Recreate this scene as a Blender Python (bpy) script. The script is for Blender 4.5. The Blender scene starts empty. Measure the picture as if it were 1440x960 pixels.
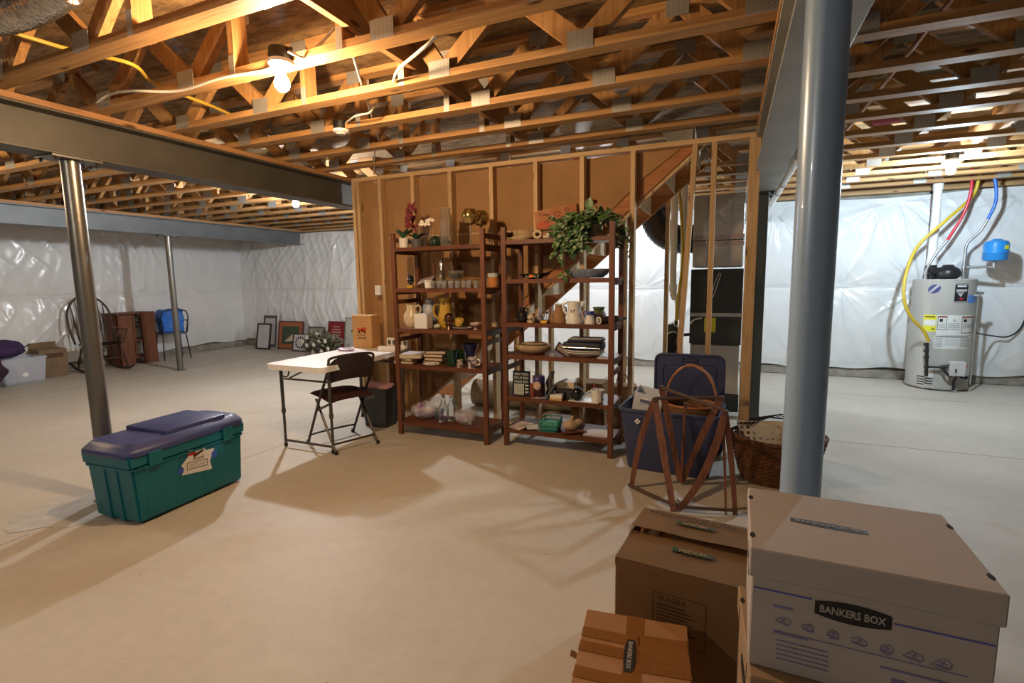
import bpy, bmesh, math, random
import numpy as np
from mathutils import Vector, Matrix, Euler, noise as mnoise
PI = math.pi
rnd = random.Random(7)
S = bpy.context.scene
COL = S.collection

# ------------------------------------------------------------------ camera
F_PX, YAW, PITCH, ROLL, EYE = 706.19, 0.409040, -0.124876, -0.015086, 1.42
cy, sy, cp, sp = math.cos(YAW), math.sin(YAW), math.cos(PITCH), math.sin(PITCH)
FWD = Vector((-sy*cp, cy*cp, sp)); RGT = Vector((cy, sy, 0)); UPV = RGT.cross(FWD)
c_, s_ = math.cos(ROLL), math.sin(ROLL)
RGT2 = c_*RGT + s_*UPV; UP2 = -s_*RGT + c_*UPV
cam = bpy.data.cameras.new('camera'); camo = bpy.data.objects.new('camera', cam); COL.objects.link(camo)
cam.sensor_width = 36; cam.lens = F_PX/1440*36; cam.clip_start = 0.02; cam.clip_end = 100
mw = Matrix.Identity(4)
for i in range(3):
    mw[i][0] = RGT2[i]; mw[i][1] = UP2[i]; mw[i][2] = -FWD[i]; mw[i][3] = (0, 0, EYE)[i]
camo.matrix_world = mw
S.camera = camo

def at(x, y, X=None, Y=None, Z=None):
    """the point of a wall, floor or shelf plane that was measured at a photo coordinate"""
    d = RGT2*((x-720)/F_PX) + UP2*(-(y-480)/F_PX) + FWD
    if Z is not None: t = (Z-EYE)/d.z
    elif Y is not None: t = Y/d.y
    else: t = X/d.x
    return Vector((0, 0, EYE)) + d*t

def px_of(p):
    d = Vector(p)-Vector((0, 0, EYE)); z = d.dot(FWD)
    return 720+F_PX*d.dot(RGT2)/z, 480-F_PX*d.dot(UP2)/z

# ------------------------------------------------------------------ materials
MATS = {}
def nd(nt, t, **kw):
    n = nt.nodes.new(t)
    for k, v in kw.items():
        if k in n.inputs: n.inputs[k].default_value = v
        else: setattr(n, k, v)
    return n
def c4(c): return (c[0], c[1], c[2], 1)
def srgb(r, g, b):
    f = lambda v: (v/255/12.92) if v/255 <= .04045 else ((v/255+.055)/1.055)**2.4
    return (f(r), f(g), f(b))
def pm(name, base, rough=.5, metal=0, var=0, vscale=8, bump=0, bscale=60, spec=.5, trans=0, alpha=1, emit=None, estr=0,
       stretch=(1, 1, 1), col2=None, thresh=None, ior=1.45, coat=0, rand=0, detail=4):
    if name in MATS: return MATS[name]
    m = bpy.data.materials.new(name); m.use_nodes = True; nt = m.node_tree
    b = nt.nodes['Principled BSDF']; L = nt.links
    b.inputs['Base Color'].default_value = c4(base); b.inputs['Roughness'].default_value = rough
    b.inputs['Metallic'].default_value = metal; b.inputs['Specular IOR Level'].default_value = spec
    b.inputs['Transmission Weight'].default_value = trans; b.inputs['Alpha'].default_value = alpha
    b.inputs['IOR'].default_value = ior; b.inputs['Coat Weight'].default_value = coat
    if emit: b.inputs['Emission Color'].default_value = c4(emit); b.inputs['Emission Strength'].default_value = estr
    if var or bump or col2 or rand:
        tc = nd(nt, 'ShaderNodeTexCoord'); mp = nd(nt, 'ShaderNodeMapping'); mp.inputs['Scale'].default_value = stretch
        L.new(tc.outputs['Object'], mp.inputs['Vector'])
        n1 = nd(nt, 'ShaderNodeTexNoise', Scale=vscale, Detail=detail, Roughness=.6); L.new(mp.outputs[0], n1.inputs['Vector'])
        out = None
        if col2 or var:
            r = nd(nt, 'ShaderNodeValToRGB')
            t0, t1 = thresh or (.3, .7)
            r.color_ramp.elements[0].position = t0; r.color_ramp.elements[1].position = t1
            a = base if col2 else tuple(v*(1-var) for v in base)
            z = col2 if col2 else tuple(min(1, v*(1+var)) for v in base)
            r.color_ramp.elements[0].color = c4(a); r.color_ramp.elements[1].color = c4(z)
            L.new(n1.outputs['Fac'], r.inputs['Fac']); out = r.outputs['Color']
        if rand:
            oi = nd(nt, 'ShaderNodeObjectInfo'); hs = nd(nt, 'ShaderNodeHueSaturation')
            mr = nd(nt, 'ShaderNodeMapRange'); mr.inputs['To Min'].default_value = 1-rand; mr.inputs['To Max'].default_value = 1+rand
            L.new(oi.outputs['Random'], mr.inputs['Value']); L.new(mr.outputs[0], hs.inputs['Value'])
            if out: L.new(out, hs.inputs['Color'])
            else: hs.inputs['Color'].default_value = c4(base)
            out = hs.outputs['Color']
        if out: L.new(out, b.inputs['Base Color'])
        if bump:
            n2 = nd(nt, 'ShaderNodeTexNoise', Scale=bscale, Detail=3); L.new(mp.outputs[0], n2.inputs['Vector'])
            bp = nd(nt, 'ShaderNodeBump', Strength=bump, Distance=.01); L.new(n2.outputs['Fac'], bp.inputs['Height'])
            L.new(bp.outputs['Normal'], b.inputs['Normal'])
    MATS[name] = m
    return m
def wood(name, dark, light, axis, knots=True, rough=.6, rand=.12, ring=1.0):
    """grain stretched along one axis, with dark round knots"""
    if name in MATS: return MATS[name]
    m = bpy.data.materials.new(name); m.use_nodes = True; nt = m.node_tree; L = nt.links
    b = nt.nodes['Principled BSDF']; b.inputs['Roughness'].default_value = rough; b.inputs['Specular IOR Level'].default_value = .3
    tc = nd(nt, 'ShaderNodeTexCoord'); oi = nd(nt, 'ShaderNodeObjectInfo')
    off = nd(nt, 'ShaderNodeVectorMath', operation='ADD'); sc = nd(nt, 'ShaderNodeVectorMath', operation='SCALE'); sc.inputs['Scale'].default_value = 37
    cb = nd(nt, 'ShaderNodeCombineXYZ')
    for i in range(3): L.new(oi.outputs['Random'], cb.inputs[i])
    L.new(cb.outputs[0], sc.inputs[0]); L.new(tc.outputs['Object'], off.inputs[0]); L.new(sc.outputs[0], off.inputs[1])
    mp = nd(nt, 'ShaderNodeMapping'); s = [30*ring, 30*ring, 30*ring]; s[axis] = 1.6; mp.inputs['Scale'].default_value = s
    L.new(off.outputs[0], mp.inputs['Vector'])
    n = nd(nt, 'ShaderNodeTexNoise', Scale=1.5, Detail=5, Roughness=.65, Distortion=.6); L.new(mp.outputs[0], n.inputs['Vector'])
    r = nd(nt, 'ShaderNodeValToRGB'); r.color_ramp.elements[0].position = .32; r.color_ramp.elements[1].position = .68
    r.color_ramp.elements[0].color = c4(dark); r.color_ramp.elements[1].color = c4(light); L.new(n.outputs['Fac'], r.inputs['Fac'])
    out = r.outputs['Color']
    if knots:
        mk = nd(nt, 'ShaderNodeMapping'); s = [9, 9, 9]; s[axis] = 2.6; mk.inputs['Scale'].default_value = s; L.new(off.outputs[0], mk.inputs['Vector'])
        v = nd(nt, 'ShaderNodeTexVoronoi', Scale=1.0); L.new(mk.outputs[0], v.inputs['Vector'])
        kr = nd(nt, 'ShaderNodeValToRGB'); kr.color_ramp.elements[0].position = .05; kr.color_ramp.elements[1].position = .13
        kr.color_ramp.elements[0].color = (.25, .17, .12, 1); kr.color_ramp.elements[1].color = (1, 1, 1, 1)
        L.new(v.outputs['Distance'], kr.inputs['Fac'])
        mx = nd(nt, 'ShaderNodeMix', data_type='RGBA', blend_type='MULTIPLY'); mx.inputs['Factor'].default_value = 1
        L.new(out, mx.inputs['A']); L.new(kr.outputs['Color'], mx.inputs['B']); out = mx.outputs['Result']
    hs = nd(nt, 'ShaderNodeHueSaturation'); mr = nd(nt, 'ShaderNodeMapRange'); mr.inputs['To Min'].default_value = 1-rand; mr.inputs['To Max'].default_value = 1+rand
    L.new(oi.outputs['Random'], mr.inputs['Value']); L.new(mr.outputs[0], hs.inputs['Value']); L.new(out, hs.inputs['Color'])
    L.new(hs.outputs['Color'], b.inputs['Base Color'])
    bp = nd(nt, 'ShaderNodeBump', Strength=.15, Distance=.003); L.new(n.outputs['Fac'], bp.inputs['Height']); L.new(bp.outputs['Normal'], b.inputs['Normal'])
    MATS[name] = m
    return m

# ------------------------------------------------------------------ mesh builder
def frame_of(p0, p1, up=(0, 0, 1)):
    z = (Vector(p1)-Vector(p0)); ln = z.length; z.normalize()
    u = Vector(up)
    if abs(z.dot(u)) > .98: u = Vector((1, 0, 0))
    x = u.cross(z).normalized(); y = z.cross(x)
    m = Matrix.Identity(4)
    for i in range(3): m[i][0], m[i][1], m[i][2], m[i][3] = x[i], y[i], z[i], Vector(p0)[i]
    return m, ln
class MB:
    def __init__(s): s.bm = bmesh.new()
    def box(s, c, d, rot=None, bev=0, seg=1, taper=None):
        g = bmesh.ops.create_cube(s.bm, size=1); vs = g['verts']
        for v in vs:
            k = 1.0
            if taper and v.co.z > 0: k = taper
            v.co = Vector((v.co.x*d[0]*k, v.co.y*d[1]*k, v.co.z*d[2]))
        if bev:
            es = list({e for v in vs for e in v.link_edges})
            r = bmesh.ops.bevel(s.bm, geom=es, offset=bev, segments=seg, affect='EDGES', profile=.5)
            vs = list({v for f in r['faces'] for v in f.verts} | {v for v in vs if v.is_valid})
        m = Matrix.Translation(Vector(c))
        if rot is not None: m = m @ (rot if isinstance(rot, Matrix) else Euler(rot).to_matrix()).to_4x4()
        bmesh.ops.transform(s.bm, matrix=m, verts=vs)
        return s
    def bx(s, x0, x1, y0, y1, z0, z1, bev=0, seg=1):
        return s.box(((x0+x1)/2, (y0+y1)/2, (z0+z1)/2), (abs(x1-x0), abs(y1-y0), abs(z1-z0)), None, bev, seg)
    def bar(s, p0, p1, w, h, up=(0, 0, 1), bev=0):
        m, ln = frame_of(p0, p1, up)
        g = bmesh.ops.create_cube(s.bm, size=1); vs = g['verts']
        for v in vs: v.co = Vector((v.co.x*w, v.co.y*h, (v.co.z+.5)*ln))
        if bev:
            es = list({e for v in vs for e in v.link_edges})
            r = bmesh.ops.bevel(s.bm, geom=es, offset=bev, segments=1, affect='EDGES')
            vs = list({v for f in r['faces'] for v in f.verts} | {v for v in vs if v.is_valid})
        bmesh.ops.transform(s.bm, matrix=m, verts=vs); return s
    def cyl(s, p0, p1, r, r2=None, seg=20, caps=True):
        m, ln = frame_of(p0, p1)
        g = bmesh.ops.create_cone(s.bm, cap_ends=caps, segments=seg, radius1=r, radius2=r if r2 is None else r2, depth=ln)
        for v in g['verts']: v.co.z += ln/2
        bmesh.ops.transform(s.bm, matrix=m, verts=g['verts']); return s
    def sph(s, c, r, sc=(1, 1, 1), u=16, v=10, rot=None):
        g = bmesh.ops.create_uvsphere(s.bm, u_segments=u, v_segments=v, radius=r)
        m = Matrix.Translation(Vector(c))
        if rot: m = m @ Euler(rot).to_matrix().to_4x4()
        m = m @ Matrix.Diagonal((sc[0], sc[1], sc[2], 1))
        bmesh.ops.transform(s.bm, matrix=m, verts=g['verts']); return s
    def lathe(s, prof, c=(0, 0, 0), seg=24, sx=1, sy=1):
        rings = []
        for r, z in prof:
            if r < 1e-5: rings.append([s.bm.verts.new((c[0], c[1], c[2]+z))])
            else: rings.append([s.bm.verts.new((c[0]+sx*r*math.cos(2*PI*i/seg), c[1]+sy*r*math.sin(2*PI*i/seg), c[2]+z)) for i in range(seg)])
        for a, b in zip(rings, rings[1:]):
            for i in range(seg):
                j = (i+1) % seg
                if len(a) == 1 and len(b) == 1: continue
                if len(a) == 1: s.bm.faces.new((a[0], b[j], b[i]))
                elif len(b) == 1: s.bm.faces.new((a[i], a[j], b[0]))
                else: s.bm.faces.new((a[i], a[j], b[j], b[i]))
        return s
    def tube(s, pts, r, seg=8, closed=False, sub=0):
        pts = [Vector(p) for p in pts]
        if sub: pts = smooth_path(pts, sub, closed)
        n = len(pts); rr = r if isinstance(r, (list, tuple)) else None
        if rr and len(rr) != n: rr = [rr[0]+(rr[-1]-rr[0])*i/(n-1) for i in range(n)]
        rings = []; up = None
        for i in range(n):
            a = pts[i-1] if (i or closed) else pts[0]; b = pts[(i+1) % n] if (i < n-1 or closed) else pts[-1]
            t = (b-a).normalized()
            if up is None:
                up = Vector((0, 0, 1)) if abs(t.z) < .9 else Vector((1, 0, 0))
            x = up.cross(t)
            if x.length < 1e-6: x = Vector((1, 0, 0)).cross(t)
            x.normalize(); y = t.cross(x); up = y
            R = rr[i] if rr else r
            rings.append([s.bm.verts.new(pts[i]+x*R*math.cos(2*PI*k/seg)+y*R*math.sin(2*PI*k/seg)) for k in range(seg)])
        rng = range(n) if closed else range(n-1)
        for i in rng:
            a, b = rings[i], rings[(i+1) % n]
            for k in range(seg):
                j = (k+1) % seg
                s.bm.faces.new((a[k], a[j], b[j], b[k]))
        if not closed:
            s.bm.faces.new(rings[0][::-1]); s.bm.faces.new(rings[-1])
        return s
    def prism(s, poly, a, b, axis=1):
        """polygon in the plane across axis, from a to b along it"""
        def P(p, t):
            q = [p[0], p[1]]; q.insert(axis, t); return s.bm.verts.new(q)
        A = [P(p, a) for p in poly]; B = [P(p, b) for p in poly]; n = len(poly)
        s.bm.faces.new(A); s.bm.faces.new(B[::-1])
        for i in range(n): s.bm.faces.new((A[i], B[i], B[(i+1) % n], A[(i+1) % n]))
        return s
    def leaf(s, p, d, nrm, L, W, curl=.2):
        d = Vector(d).normalized(); nrm = Vector(nrm); x = d.cross(nrm)
        if x.length < 1e-4: x = d.cross(Vector((1, 0, 0.3)))
        x.normalize(); nrm = x.cross(d); p = Vector(p)
        rows = []
        for t, w in ((0, .04), (.25, .8), (.5, 1), (.78, .62), (1, .03)):
            c = p+d*L*t - nrm*curl*L*t*t
            rows.append([s.bm.verts.new(c+x*W*.5*w*q+nrm*abs(q)*W*.12*w) for q in (-1, 0, 1)])
        for a, b in zip(rows, rows[1:]):
            for k in range(2): s.bm.faces.new((a[k], a[k+1], b[k+1], b[k]))
        return s
    def grid(s, fn, nu, nv):
        V = [[s.bm.verts.new(fn(i/(nu-1), j/(nv-1))) for j in range(nv)] for i in range(nu)]
        for i in range(nu-1):
            for j in range(nv-1): s.bm.faces.new((V[i][j], V[i+1][j], V[i+1][j+1], V[i][j+1]))
        return s
    def build(s, name, m, parent=None, smooth=False, loc=None, rot=None, sharp=40):
        bmesh.ops.recalc_face_normals(s.bm, faces=s.bm.faces)
        me = bpy.data.meshes.new(name); s.bm.to_mesh(me); s.bm.free()
        me.materials.append(m)
        if smooth:
            me.polygons.foreach_set('use_smooth', [True]*len(me.polygons))
            try: me.set_sharp_from_angle(angle=math.radians(sharp))
            except Exception: pass
        return link(name, me, parent, loc, rot)
def link(name, me, parent=None, loc=None, rot=None):
    o = bpy.data.objects.new(name, me); COL.objects.link(o)
    if parent is not None: o.parent = parent
    if loc is not None: o.location = loc
    if rot is not None: o.rotation_euler = rot
    return o
def smooth_path(pts, sub, closed=False):
    out = []; n = len(pts)
    rng = n if closed else n-1
    for i in range(rng):
        p1, p2 = pts[i], pts[(i+1) % n]
        p0 = pts[i-1] if (i or closed) else p1*2-p2
        p3 = pts[(i+2) % n] if (i+2 < n or closed) else p2*2-p1
        for k in range(sub):
            t = k/sub
            out.append(.5*((2*p1)+(p2-p0)*t+(2*p0-5*p1+4*p2-p3)*t*t+(3*p1-p0-3*p2+p3)*t**3))
    if not closed: out.append(pts[-1])
    return out
def tag(o, label, cat, group=None, kind=None):
    o['label'] = label; o['category'] = cat
    if group: o['group'] = group
    if kind: o['kind'] = kind
    return o
def thing(name, label, cat, loc=(0, 0, 0), rz=0, group=None, kind=None):
    o = bpy.data.objects.new(name, None); COL.objects.link(o); o.location = loc; o.rotation_euler = (0, 0, rz); o.empty_display_size = .1
    return tag(o, label, cat, group, kind)
def struct(name, mb, m, **k):
    o = mb.build(name, m, **k); o['kind'] = 'structure'; return o
def copy_tree(o, parent=None, loc=None, label=None, rz=None):
    c = o.copy(); COL.objects.link(c)
    if parent is not None: c.parent = parent
    if loc is not None: c.location = loc
    if rz is not None: c.rotation_euler = (0, 0, rz)
    if label: c['label'] = label
    for ch in list(o.children): copy_tree(ch, c)
    return c
def text(name, s, w, h, m, parent, loc, rot, depth=.0006, bold=0):
    cu = bpy.data.curves.new(name, 'FONT'); cu.body = s; cu.align_x = 'CENTER'; cu.align_y = 'CENTER'; cu.extrude = .01; cu.offset = bold; cu.resolution_u = 2
    t = bpy.data.objects.new(name, cu); COL.objects.link(t)
    dg = bpy.context.evaluated_depsgraph_get(); me = bpy.data.meshes.new_from_object(t.evaluated_get(dg)); me.name = name
    bpy.data.objects.remove(t); bpy.data.curves.remove(cu)
    co = np.empty(len(me.vertices)*3); me.vertices.foreach_get('co', co); co = co.reshape(-1, 3)
    lo, hi = co.min(0), co.max(0); co -= (lo+hi)/2
    co *= np.array([w/max(hi[0]-lo[0], 1e-6), h/max(hi[1]-lo[1], 1e-6), depth/max(hi[2]-lo[2], 1e-6)])
    me.vertices.foreach_set('co', co.ravel()); me.materials.clear(); me.materials.append(m)
    return link(name, me, parent, loc, rot)
FRONT = (PI/2, 0, 0)

# palette
M_joist = wood('pine_joist', (.33, .165, .058), (.54, .31, .125), 0, rand=.15)
M_web = wood('pine_web', (.31, .155, .055), (.52, .29, .115), 2, rand=.2)
M_stud = wood('pine_stud', (.46, .29, .14), (.66, .46, .25), 2, rand=.1)
M_plate_wood = wood('pine_plate', (.46, .29, .14), (.66, .46, .25), 0, rand=.08)
M_beamwood = wood('pine_beam_plate', (.30, .15, .06), (.46, .25, .11), 1, rand=.05)
M_shelf = wood('brown_stained_wood', (.098, .034, .017), (.175, .064, .032), 0, knots=False, rough=.42, rand=.08)
M_post = wood('brown_stained_post', (.105, .036, .018), (.19, .072, .035), 2, knots=False, rough=.42, rand=.08)
M_redwood = wood('red_brown_slat', (.12, .045, .028), (.24, .10, .06), 2, knots=False, rough=.55, rand=.08)
M_bench = wood('bench_board', (.12, .04, .02), (.22, .085, .04), 2, knots=False, rough=.5)
M_glassv = pm('lightly_tinted_glass', (.90, .88, .82), .04, trans=.9, ior=1.5, coat=.4)
M_black = pm('black_plastic', (.012, .012, .014), .45)
M_darkmetal = pm('dark_brown_metal', (.035, .03, .028), .4, .6)
M_white = pm('white_plastic', (.75, .75, .74), .4)
M_whitec = pm('white_ceramic', (.78, .77, .73), .2, coat=.3)
M_paper = pm('white_paper', (.78, .77, .74), .8, var=.05)
M_glass = pm('clear_glass', (.93, .96, .95), .02, trans=1, ior=1.48)
M_zinc = pm('zinc_steel', (.55, .56, .56), .35, .9, var=.15, vscale=30)
M_black_ink = pm('black_ink', (.015, .013, .012), .6)
M_ink_blue = pm('blue_ink', (.10, .10, .42), .6)
M_ink_brown = pm('brown_ink', (.05, .028, .012), .7)
M_green_ink = pm('green_ink', (.035, .06, .02), .7)
M_red = pm('red_plastic', (.45, .03, .03), .45)
M_bag = pm('clear_bag', (.85, .85, .9), .15, alpha=.3, spec=.8, bump=.6, bscale=40)
LW, LC, LH, LL, LB_, LK, SKY, EXPO = 1900, 3300, 3000, 1200, 1000, 1700, .11, 0.0
# ------------------------------------------------------------------ the setting
XL, XR, YB, YF, ZJ, ZD = -10.2, 5.0, 8.14, -2.6, 2.47, 2.835
def concrete():
    m = bpy.data.materials.new('concrete_slab'); m.use_nodes = True; nt = m.node_tree; L = nt.links
    b = nt.nodes['Principled BSDF']; b.inputs['Roughness'].default_value = .55; b.inputs['Specular IOR Level'].default_value = .35
    tc = nd(nt, 'ShaderNodeTexCoord')
    def noise(scale, det, lo, hi, c0, c1, rough=.6):
        n = nd(nt, 'ShaderNodeTexNoise', Scale=scale, Detail=det, Roughness=rough); L.new(tc.outputs['Object'], n.inputs['Vector'])
        r = nd(nt, 'ShaderNodeValToRGB'); r.color_ramp.elements[0].position = lo; r.color_ramp.elements[1].position = hi
        r.color_ramp.elements[0].color = c4(c0); r.color_ramp.elements[1].color = c4(c1); L.new(n.outputs['Fac'], r.inputs['Fac']); return r.outputs['Color'], n
    base, n0 = noise(.7, 6, .3, .7, (.50, .455, .385), (.62, .58, .50))
    stain, _ = noise(.9, 3, .66, .80, (1, 1, 1), (.90, .78, .58))
    fine, nf = noise(14, 5, .3, .75, (.93, .93, .93), (1.03, 1.03, 1.03))
    speck, _ = noise(38, 1, .20, .215, (.45, .43, .4), (1, 1, 1))
    out = base
    for x in (stain, fine, speck):
        mx = nd(nt, 'ShaderNodeMix', data_type='RGBA', blend_type='MULTIPLY'); mx.inputs['Factor'].default_value = 1
        L.new(out, mx.inputs['A']); L.new(x, mx.inputs['B']); out = mx.outputs['Result']
    L.new(out, b.inputs['Base Color'])
    bp = nd(nt, 'ShaderNodeBump', Strength=.12, Distance=.01); L.new(nf.outputs['Fac'], bp.inputs['Height']); L.new(bp.outputs['Normal'], b.inputs['Normal'])
    return m
M_conc = concrete()
struct('floor', MB().bx(XL-.2, XR, YF, YB+.2, -.12, 0), M_conc)
M_patch = pm('patched_concrete', (.50, .49, .46), .75, var=.14, vscale=9, bump=.3, bscale=30)
mb = MB(); pts = []
for i in range(28):
    a = 2*PI*i/28; r = .30+.05*math.sin(3*a+1)+.03*math.sin(7*a); pts.append((-3.78+r*1.0*math.cos(a), 1.66+r*.85*math.sin(a)))
mb.prism(pts, .0005, .003, 2); struct('trim_floor_patch', mb, M_patch)
M_joint = pm('slab_joint', (.30, .27, .22), .9)  # dark colour of the slab's control joints
mb = MB()
for (x0, y0, x1, y1) in ((-3.58, .2, -3.66, 1.40), (-3.60, 1.95, -3.52, 4.25), (.24, 2.4, .25, 5.3), (.26, 5.6, .27, 8.1), (-8.3, .5, -8.3, 8.1), (.3, 4.9, 5, 4.9), (.3, 6.9, 5, 6.9)):
    mb.bar((x0, y0, .0006), (x1, y1, .0006), .006, .001)
struct('trim_floor_joint', mb, M_joint)
# poured walls, the dark strip of curb below the insulation
M_found = pm('foundation_concrete', (.30, .28, .24), .9, var=.35, vscale=6, bump=.5, bscale=25)
struct('wall_back', MB().bx(XL-.2, XR, YB, YB+.2, 0, ZD), M_found)
struct('wall_left', MB().bx(XL-.2, XL, YF, YB, 0, ZD), M_found)
struct('wall_right', MB().bx(XR, XR+.2, YF, YB+.2, 0, ZD), M_found)
struct('baseboard_back', MB().bx(XL, XR, YB-.045, YB, 0, .125, .01), M_found)
struct('baseboard_left', MB().bx(XL, XL+.045, YF, YB-.045, 0, .125, .01), M_found)
M_rim = wood('rim_board', (.33, .19, .08), (.52, .32, .15), 0, rand=.05)
M_rimy = wood('rim_board_side', (.33, .19, .08), (.52, .32, .15), 1, rand=.05)
struct('trim_1', MB().bx(XL, XR, YB-.14, YB, 2.432, ZJ, .003), M_rim)
struct('trim_2', MB().bx(XL, XR, YB-.045, YB, ZJ, ZD), M_rim)
struct('trim_3', MB().bx(XL, XL+.045, YF, YB-.14, 2.432, ZD), M_rimy)
M_osb = pm('oriented_strand_board', (.13, .075, .032), .75, vscale=9, stretch=(1, 2.6, 1), col2=(.30, .19, .085), thresh=(.38, .62), bump=.4, bscale=30, detail=8)
struct('ceiling', MB().bx(XL-.2, XR+.2, YF, YB+.2, ZD, ZD+.02), M_osb)

# vinyl faced insulation blankets: real folds fanning out of the fixing points
M_vinyl = pm('white_vinyl', (.78, .80, .81), .22, spec=.7, bump=.05, bscale=5, var=.04, vscale=3)
def blanket(name, along, length, z0, z1, pins, zmid, nu, nv, seed, amp=1):
    """folded vinyl: u along the wall, z up, depth d off the wall; along(u, d, z) gives the three coordinates"""
    r = np.random.RandomState(seed)
    u = np.linspace(0, length, nu)[:, None]; zb = z0+.02*np.sin(u*3.1+seed)+.012*np.sin(u*9); zt = z1+.02*np.sin(u*2.3+seed*2)
    v = np.linspace(0, 1, nv)[None, :]; z = zb+(zt-zb)*v; u = u+0*v
    d = np.zeros_like(z)
    for a, b in ((z0, zmid), (zmid, z1)):
        t = np.clip((z-a)/(b-a), 0, 1); d += np.where((z >= a) & (z <= b), .042*np.sin(PI*t)**.7, 0)
    d -= .018*np.exp(-((z-zmid)/.02)**2)
    # long hanging creases, never quite upright
    for k in range(26):
        f = r.uniform(2.5, 11); ph = r.uniform(0, 6.3); sl = r.uniform(-.8, .8); w0 = r.uniform(0, length); w = r.uniform(.5, 1.6)
        m = np.exp(-((u-w0)/w)**2)
        d += amp*m*.0075*np.maximum(0, np.cos(f*2*(u+sl*z+.10*np.sin(z*4+ph))+ph))**3
    # creases fanning out of each fixing point
    for (pu, pz, st, R) in pins:
        du, dz = u-pu, z-pz; rr_ = np.hypot(du, dz); th = np.arctan2(dz, du); k = r.randint(9, 15); ph = r.uniform(0, 6.3)
        cr = np.maximum(0, np.cos(k*th+ph+1.2*np.sin(2*th+ph)))**2.2*(.55+.45*np.sin(3*th+2*ph))
        d += amp*st*.019*cr*np.minimum(1, rr_/.25)*np.exp(-(rr_/R)**2) - st*.030*np.exp(-(rr_/.11)**2)
    e = np.minimum(z-zb, zt-z); d = .02+np.maximum(0, d)*np.minimum(1, .3+e/.12)
    P = np.stack(np.broadcast_arrays(*along(u, d, z)), -1).reshape(-1, 3)
    i = np.arange(nu-1)[:, None]*nv+np.arange(nv-1)[None, :]
    F = np.stack([i, i+nv, i+nv+1, i+1], -1).reshape(-1, 4)
    me = bpy.data.meshes.new(name); me.from_pydata(P.tolist(), [], F.tolist()); me.materials.append(M_vinyl)
    me.polygons.foreach_set('use_smooth', [True]*len(me.polygons)); me.update()
    o = link(name, me); o['kind'] = 'structure'
    return o
rr = random.Random(3)
def pinset(n):
    p = []
    for k in range(n):
        c = .62+1.27*k
        p += [(c+rr.uniform(-.2, .2), 2.33, rr.uniform(.35, 1), rr.uniform(.45, .85)), (c+.6+rr.uniform(-.2, .2), 1.24, rr.uniform(.3, .9), rr.uniform(.35, .7)), (c+.3+rr.uniform(-.3, .3), .17, rr.uniform(.3, .8), rr.uniform(.3, .5))]
    return p
LB = XR-XL-.1
pinsb = pinset(12)+[(LB-(1.95-XL-.05), 2.36, 1.3, .95), (LB-(2.25-XL-.05), 1.24, 1.1, .6), (LB-(.55-XL-.05), 2.30, 1.2, .6)]
blanket('wall_covering_back', lambda u, d, z: (XR-.05-u, YB-.05-d, z), LB, .135, 2.40, pinsb, 1.24, 1300, 150, 5, 1.5)
blanket('wall_covering_left', lambda u, d, z: (XL+.05+d, YB-.06-u, z), YB-.4, .135, 2.40, pinset(6), 1.24, 620, 120, 11)
# seam tape lines run level round the blankets
M_tape = pm('white_seam_tape', (.74, .76, .78), .3)
mb = MB().bx(XL+.1, XR-.1, YB-.080, YB-.074, 1.232, 1.248); struct('trim_4', mb, M_tape)
mb = MB().bx(XL+.074, XL+.080, .5, YB-.1, 1.232, 1.248); struct('trim_5', mb, M_tape)

# ------------------------------------------------------------------ steel beams and columns
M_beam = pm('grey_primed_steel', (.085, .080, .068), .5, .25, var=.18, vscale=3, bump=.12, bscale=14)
M_beam_r = pm('floor_lit_steel', (.36, .365, .34), .5, .2, var=.15, vscale=3, bump=.1, bscale=14)  # paler copy of the beam steel, floor bounce light put into its colour
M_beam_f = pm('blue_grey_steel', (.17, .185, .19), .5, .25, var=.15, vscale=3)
def ibeam(name, X, y0, y1, label, M_beam, zb=2.185, h=.25, w=.205):
    t = thing(name, label, 'steel beam', (X, y0, zb), kind='thing')
    L = y1-y0
    MB().bx(-.005, .005, 0, L, .012, h-.012).build('web_plate', M_beam, t)
    MB().bx(-w/2, w/2, 0, L, 0, .014, .002).build('bottom_flange', M_beam, t)
    MB().bx(-w/2, w/2, 0, L, h-.014, h, .002).build('top_flange', M_beam, t)
    MB().bx(-w/2-.006, w/2+.006, 0, L, h, ZJ-zb, .002).build('wood_plate', M_beamwood, t)
    return t
XLB, XRB, XFB = -3.74, .245, -8.27
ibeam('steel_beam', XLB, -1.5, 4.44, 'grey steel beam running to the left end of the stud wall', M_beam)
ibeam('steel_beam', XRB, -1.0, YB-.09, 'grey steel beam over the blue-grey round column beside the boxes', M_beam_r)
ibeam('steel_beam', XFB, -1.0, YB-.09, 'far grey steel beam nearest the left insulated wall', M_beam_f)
M_colgrey = pm('bare_grey_steel', (.20, .195, .18), .33, .75, var=.12, vscale=4, bump=.05, bscale=30)
M_colblue = pm('blue_grey_paint', (.29, .41, .58), .30, .1, var=.06, vscale=3, coat=.25)
def column(X, Y, r, m, label, square=False, plate=(.095, .13)):
    t = thing('steel_column', label, 'column', (X, Y, 0), kind='thing')
    zb = 2.185
    if square: MB().bx(-r, r, -r, r, .008, zb-.012, .008, 2).build('shaft', m, t)
    else: MB().cyl((0, 0, .008), (0, 0, zb-.012), r, seg=40).build('shaft', m, t, smooth=True)
    MB().bx(-r*1.3, r*1.3, -r*1.3, r*1.3, 0, .008).build('base_plate', m, t)
    mb = MB().bx(-plate[0], plate[0], -plate[1], plate[1], zb-.012, zb); mb.build('cap_plate', m, t)
    for sx in (-1, 1):
        for sy in (-1, 1): MB().cyl((sx*(plate[0]-.02), sy*(plate[1]-.02), zb-.03), (sx*(plate[0]-.02), sy*(plate[1]-.02), zb-.012), .010, seg=6).build('cap_bolt', M_darkmetal, t)
    return t
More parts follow.
